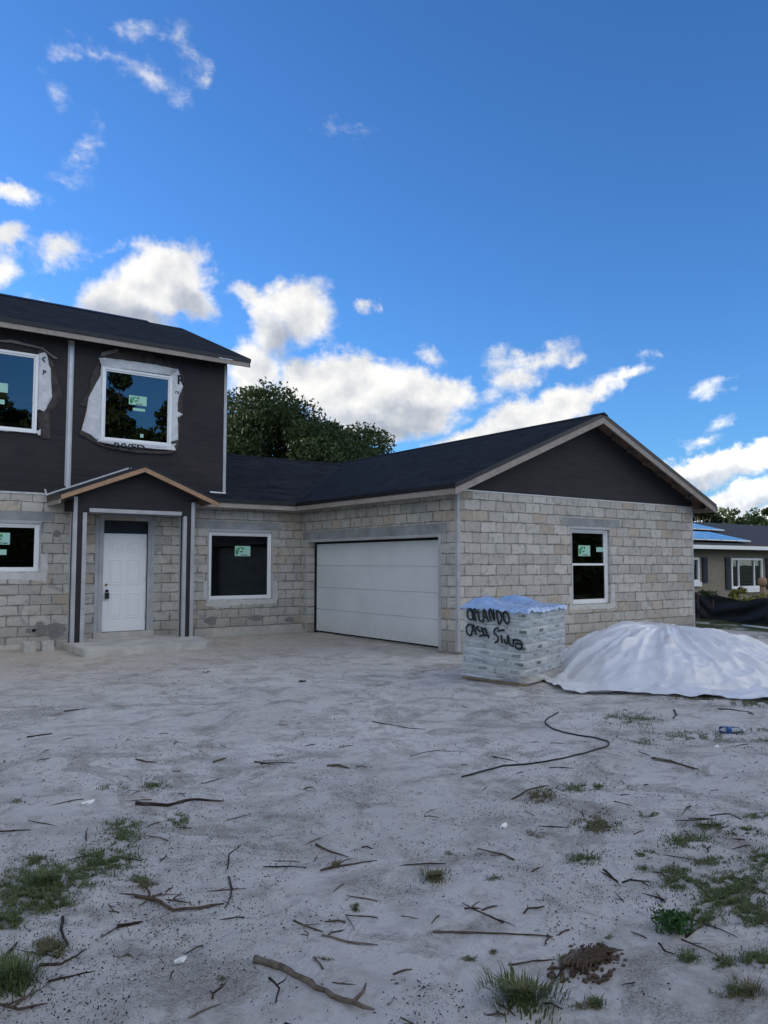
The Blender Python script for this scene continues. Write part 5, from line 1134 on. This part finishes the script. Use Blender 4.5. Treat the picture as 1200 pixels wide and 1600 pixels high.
def tuft(px, py, r, n, h, label, m='grass', seed=0, leafy=False, w_=.003):
    q = gp(px, py); rg_ = np.random.default_rng(seed); a = rg_.uniform(0, 6.3, n); rr_ = np.minimum(np.abs(rg_.normal(0, .42, n)), .95)*r
    p = np.stack([q[0]+np.cos(a)*rr_, q[1]+np.sin(a)*rr_, 0*a], 1); p[:, 2] = gh(p[:, 0], p[:, 1])
    if leafy:
        cen = p[:24].copy(); cen[:, 2] += rg_.uniform(.01, h, len(cen)); V, F = leafcloud(rg_, cen, np.full(len(cen), r*.4), 26, .012)
    else: V, F = blades(p, h, w_, seed, 1.1)
    return tag(npmesh('weed' if leafy else 'grass_tuft', V, F, M[m]), label, 'weed' if leafy else 'grass tuft')
tuft(818, 1562, .18, 700, .055, 'big pale green grass tuft at the bottom right of centre', seed=1, w_=.0035); tuft(678, 1372, .13, 420, .028, 'lone olive grass tuft in the middle of the sand', 'grass_dry', 2); tuft(18, 1535, .16, 300, .085, 'tall green grass tuft at the lower left edge', seed=3)
M['weed'] = grass_mat('weed_green', (.02, .06, .018), (.05, .12, .035), (.04, .08, .02)); tuft(1050, 1455, .13, 30, .07, 'bushy leafy bright green weed in the lower right', 'weed', 4, True)
tuft(70, 1380, .15, 380, .055, 'long bladed grass tuft in the left patch', seed=5); tuft(1170, 1552, .09, 120, .035, 'small rusty dry grass tuft at the lower right edge', 'grass_dry', 6)
# specks of bark, leaf and wood over the sand
rng = np.random.default_rng(5); n = 19000
px = rng.uniform(-40, 1240, n*3); py = 1020+600*rng.uniform(0, 1, n*3)**1.0
gx_ = []; 
zz = np.zeros(n*3); dX = _F[0]*CF+_R[0]*(px-600)-_U[0]*(py-800); dY = _F[1]*CF+_R[1]*(px-600)-_U[1]*(py-800); dZ = _F[2]*CF+_R[2]*(px-600)-_U[2]*(py-800)
for _ in range(3): t = (zz-CC[2])/dZ; xx = CC[0]+dX*t; yy = CC[1]+dY*t; zz = gh(xx, yy)
dn = vn(xx*1.1, yy*1.1, 61)*.55+vn(xx*3.7, yy*3.7, 62)*.45; keep = (dn > rng.uniform(.36, .74, n*3)) & (yy < 5.0) & ~((xx > -1.9) & (yy > -5.2) & (yy > -3.6-1.2*(xx+1.6)))
keep &= ~((yy > -.1) & (xx > -.05)); xx, yy, zz = xx[keep][:n], yy[keep][:n], zz[keep][:n]; n = len(xx)
L = .0016+.0075*rng.uniform(0, 1, n)**3; Wd = L*rng.uniform(.12, .6, n); a = rng.uniform(0, 6.3, n); H_ = .001+.0035*rng.uniform(0, 1, n)
big = np.clip(np.hypot(xx-CC[0], yy-CC[1])/6, .75, 2.2); L = L*big*.85; Wd = Wd*big*.8
u = np.stack([np.cos(a)*L, np.sin(a)*L, rng.uniform(-.3, .3, n)*L], 1); v = np.stack([-np.sin(a)*Wd, np.cos(a)*Wd, 0*a], 1); c = np.stack([xx, yy, zz+.003], 1); up = np.stack([0*a, 0*a, H_], 1)
V = np.stack([c-u-v*.6, c+u-v, c+u*.7+v, c-u+v*.8, c-u*.8-v*.5+up, c+u*.8-v*.8+up, c+u*.6+v*.8+up, c-u*.8+v*.6+up], 1).reshape(-1, 3); k = np.arange(n)[:, None]*8
F = np.concatenate([k+np.array(f) for f in ((4, 5, 6, 7), (0, 1, 5, 4), (1, 2, 6, 5), (2, 3, 7, 6), (3, 0, 4, 7))])
sel = np.tile(vn(np.arange(n)*1.7, np.zeros(n), 3) > .8, 5).astype(int)
litter = npmesh('litter', V, F, [M['root'], M['stick']], mi=sel); tag(litter, kind='stuff')
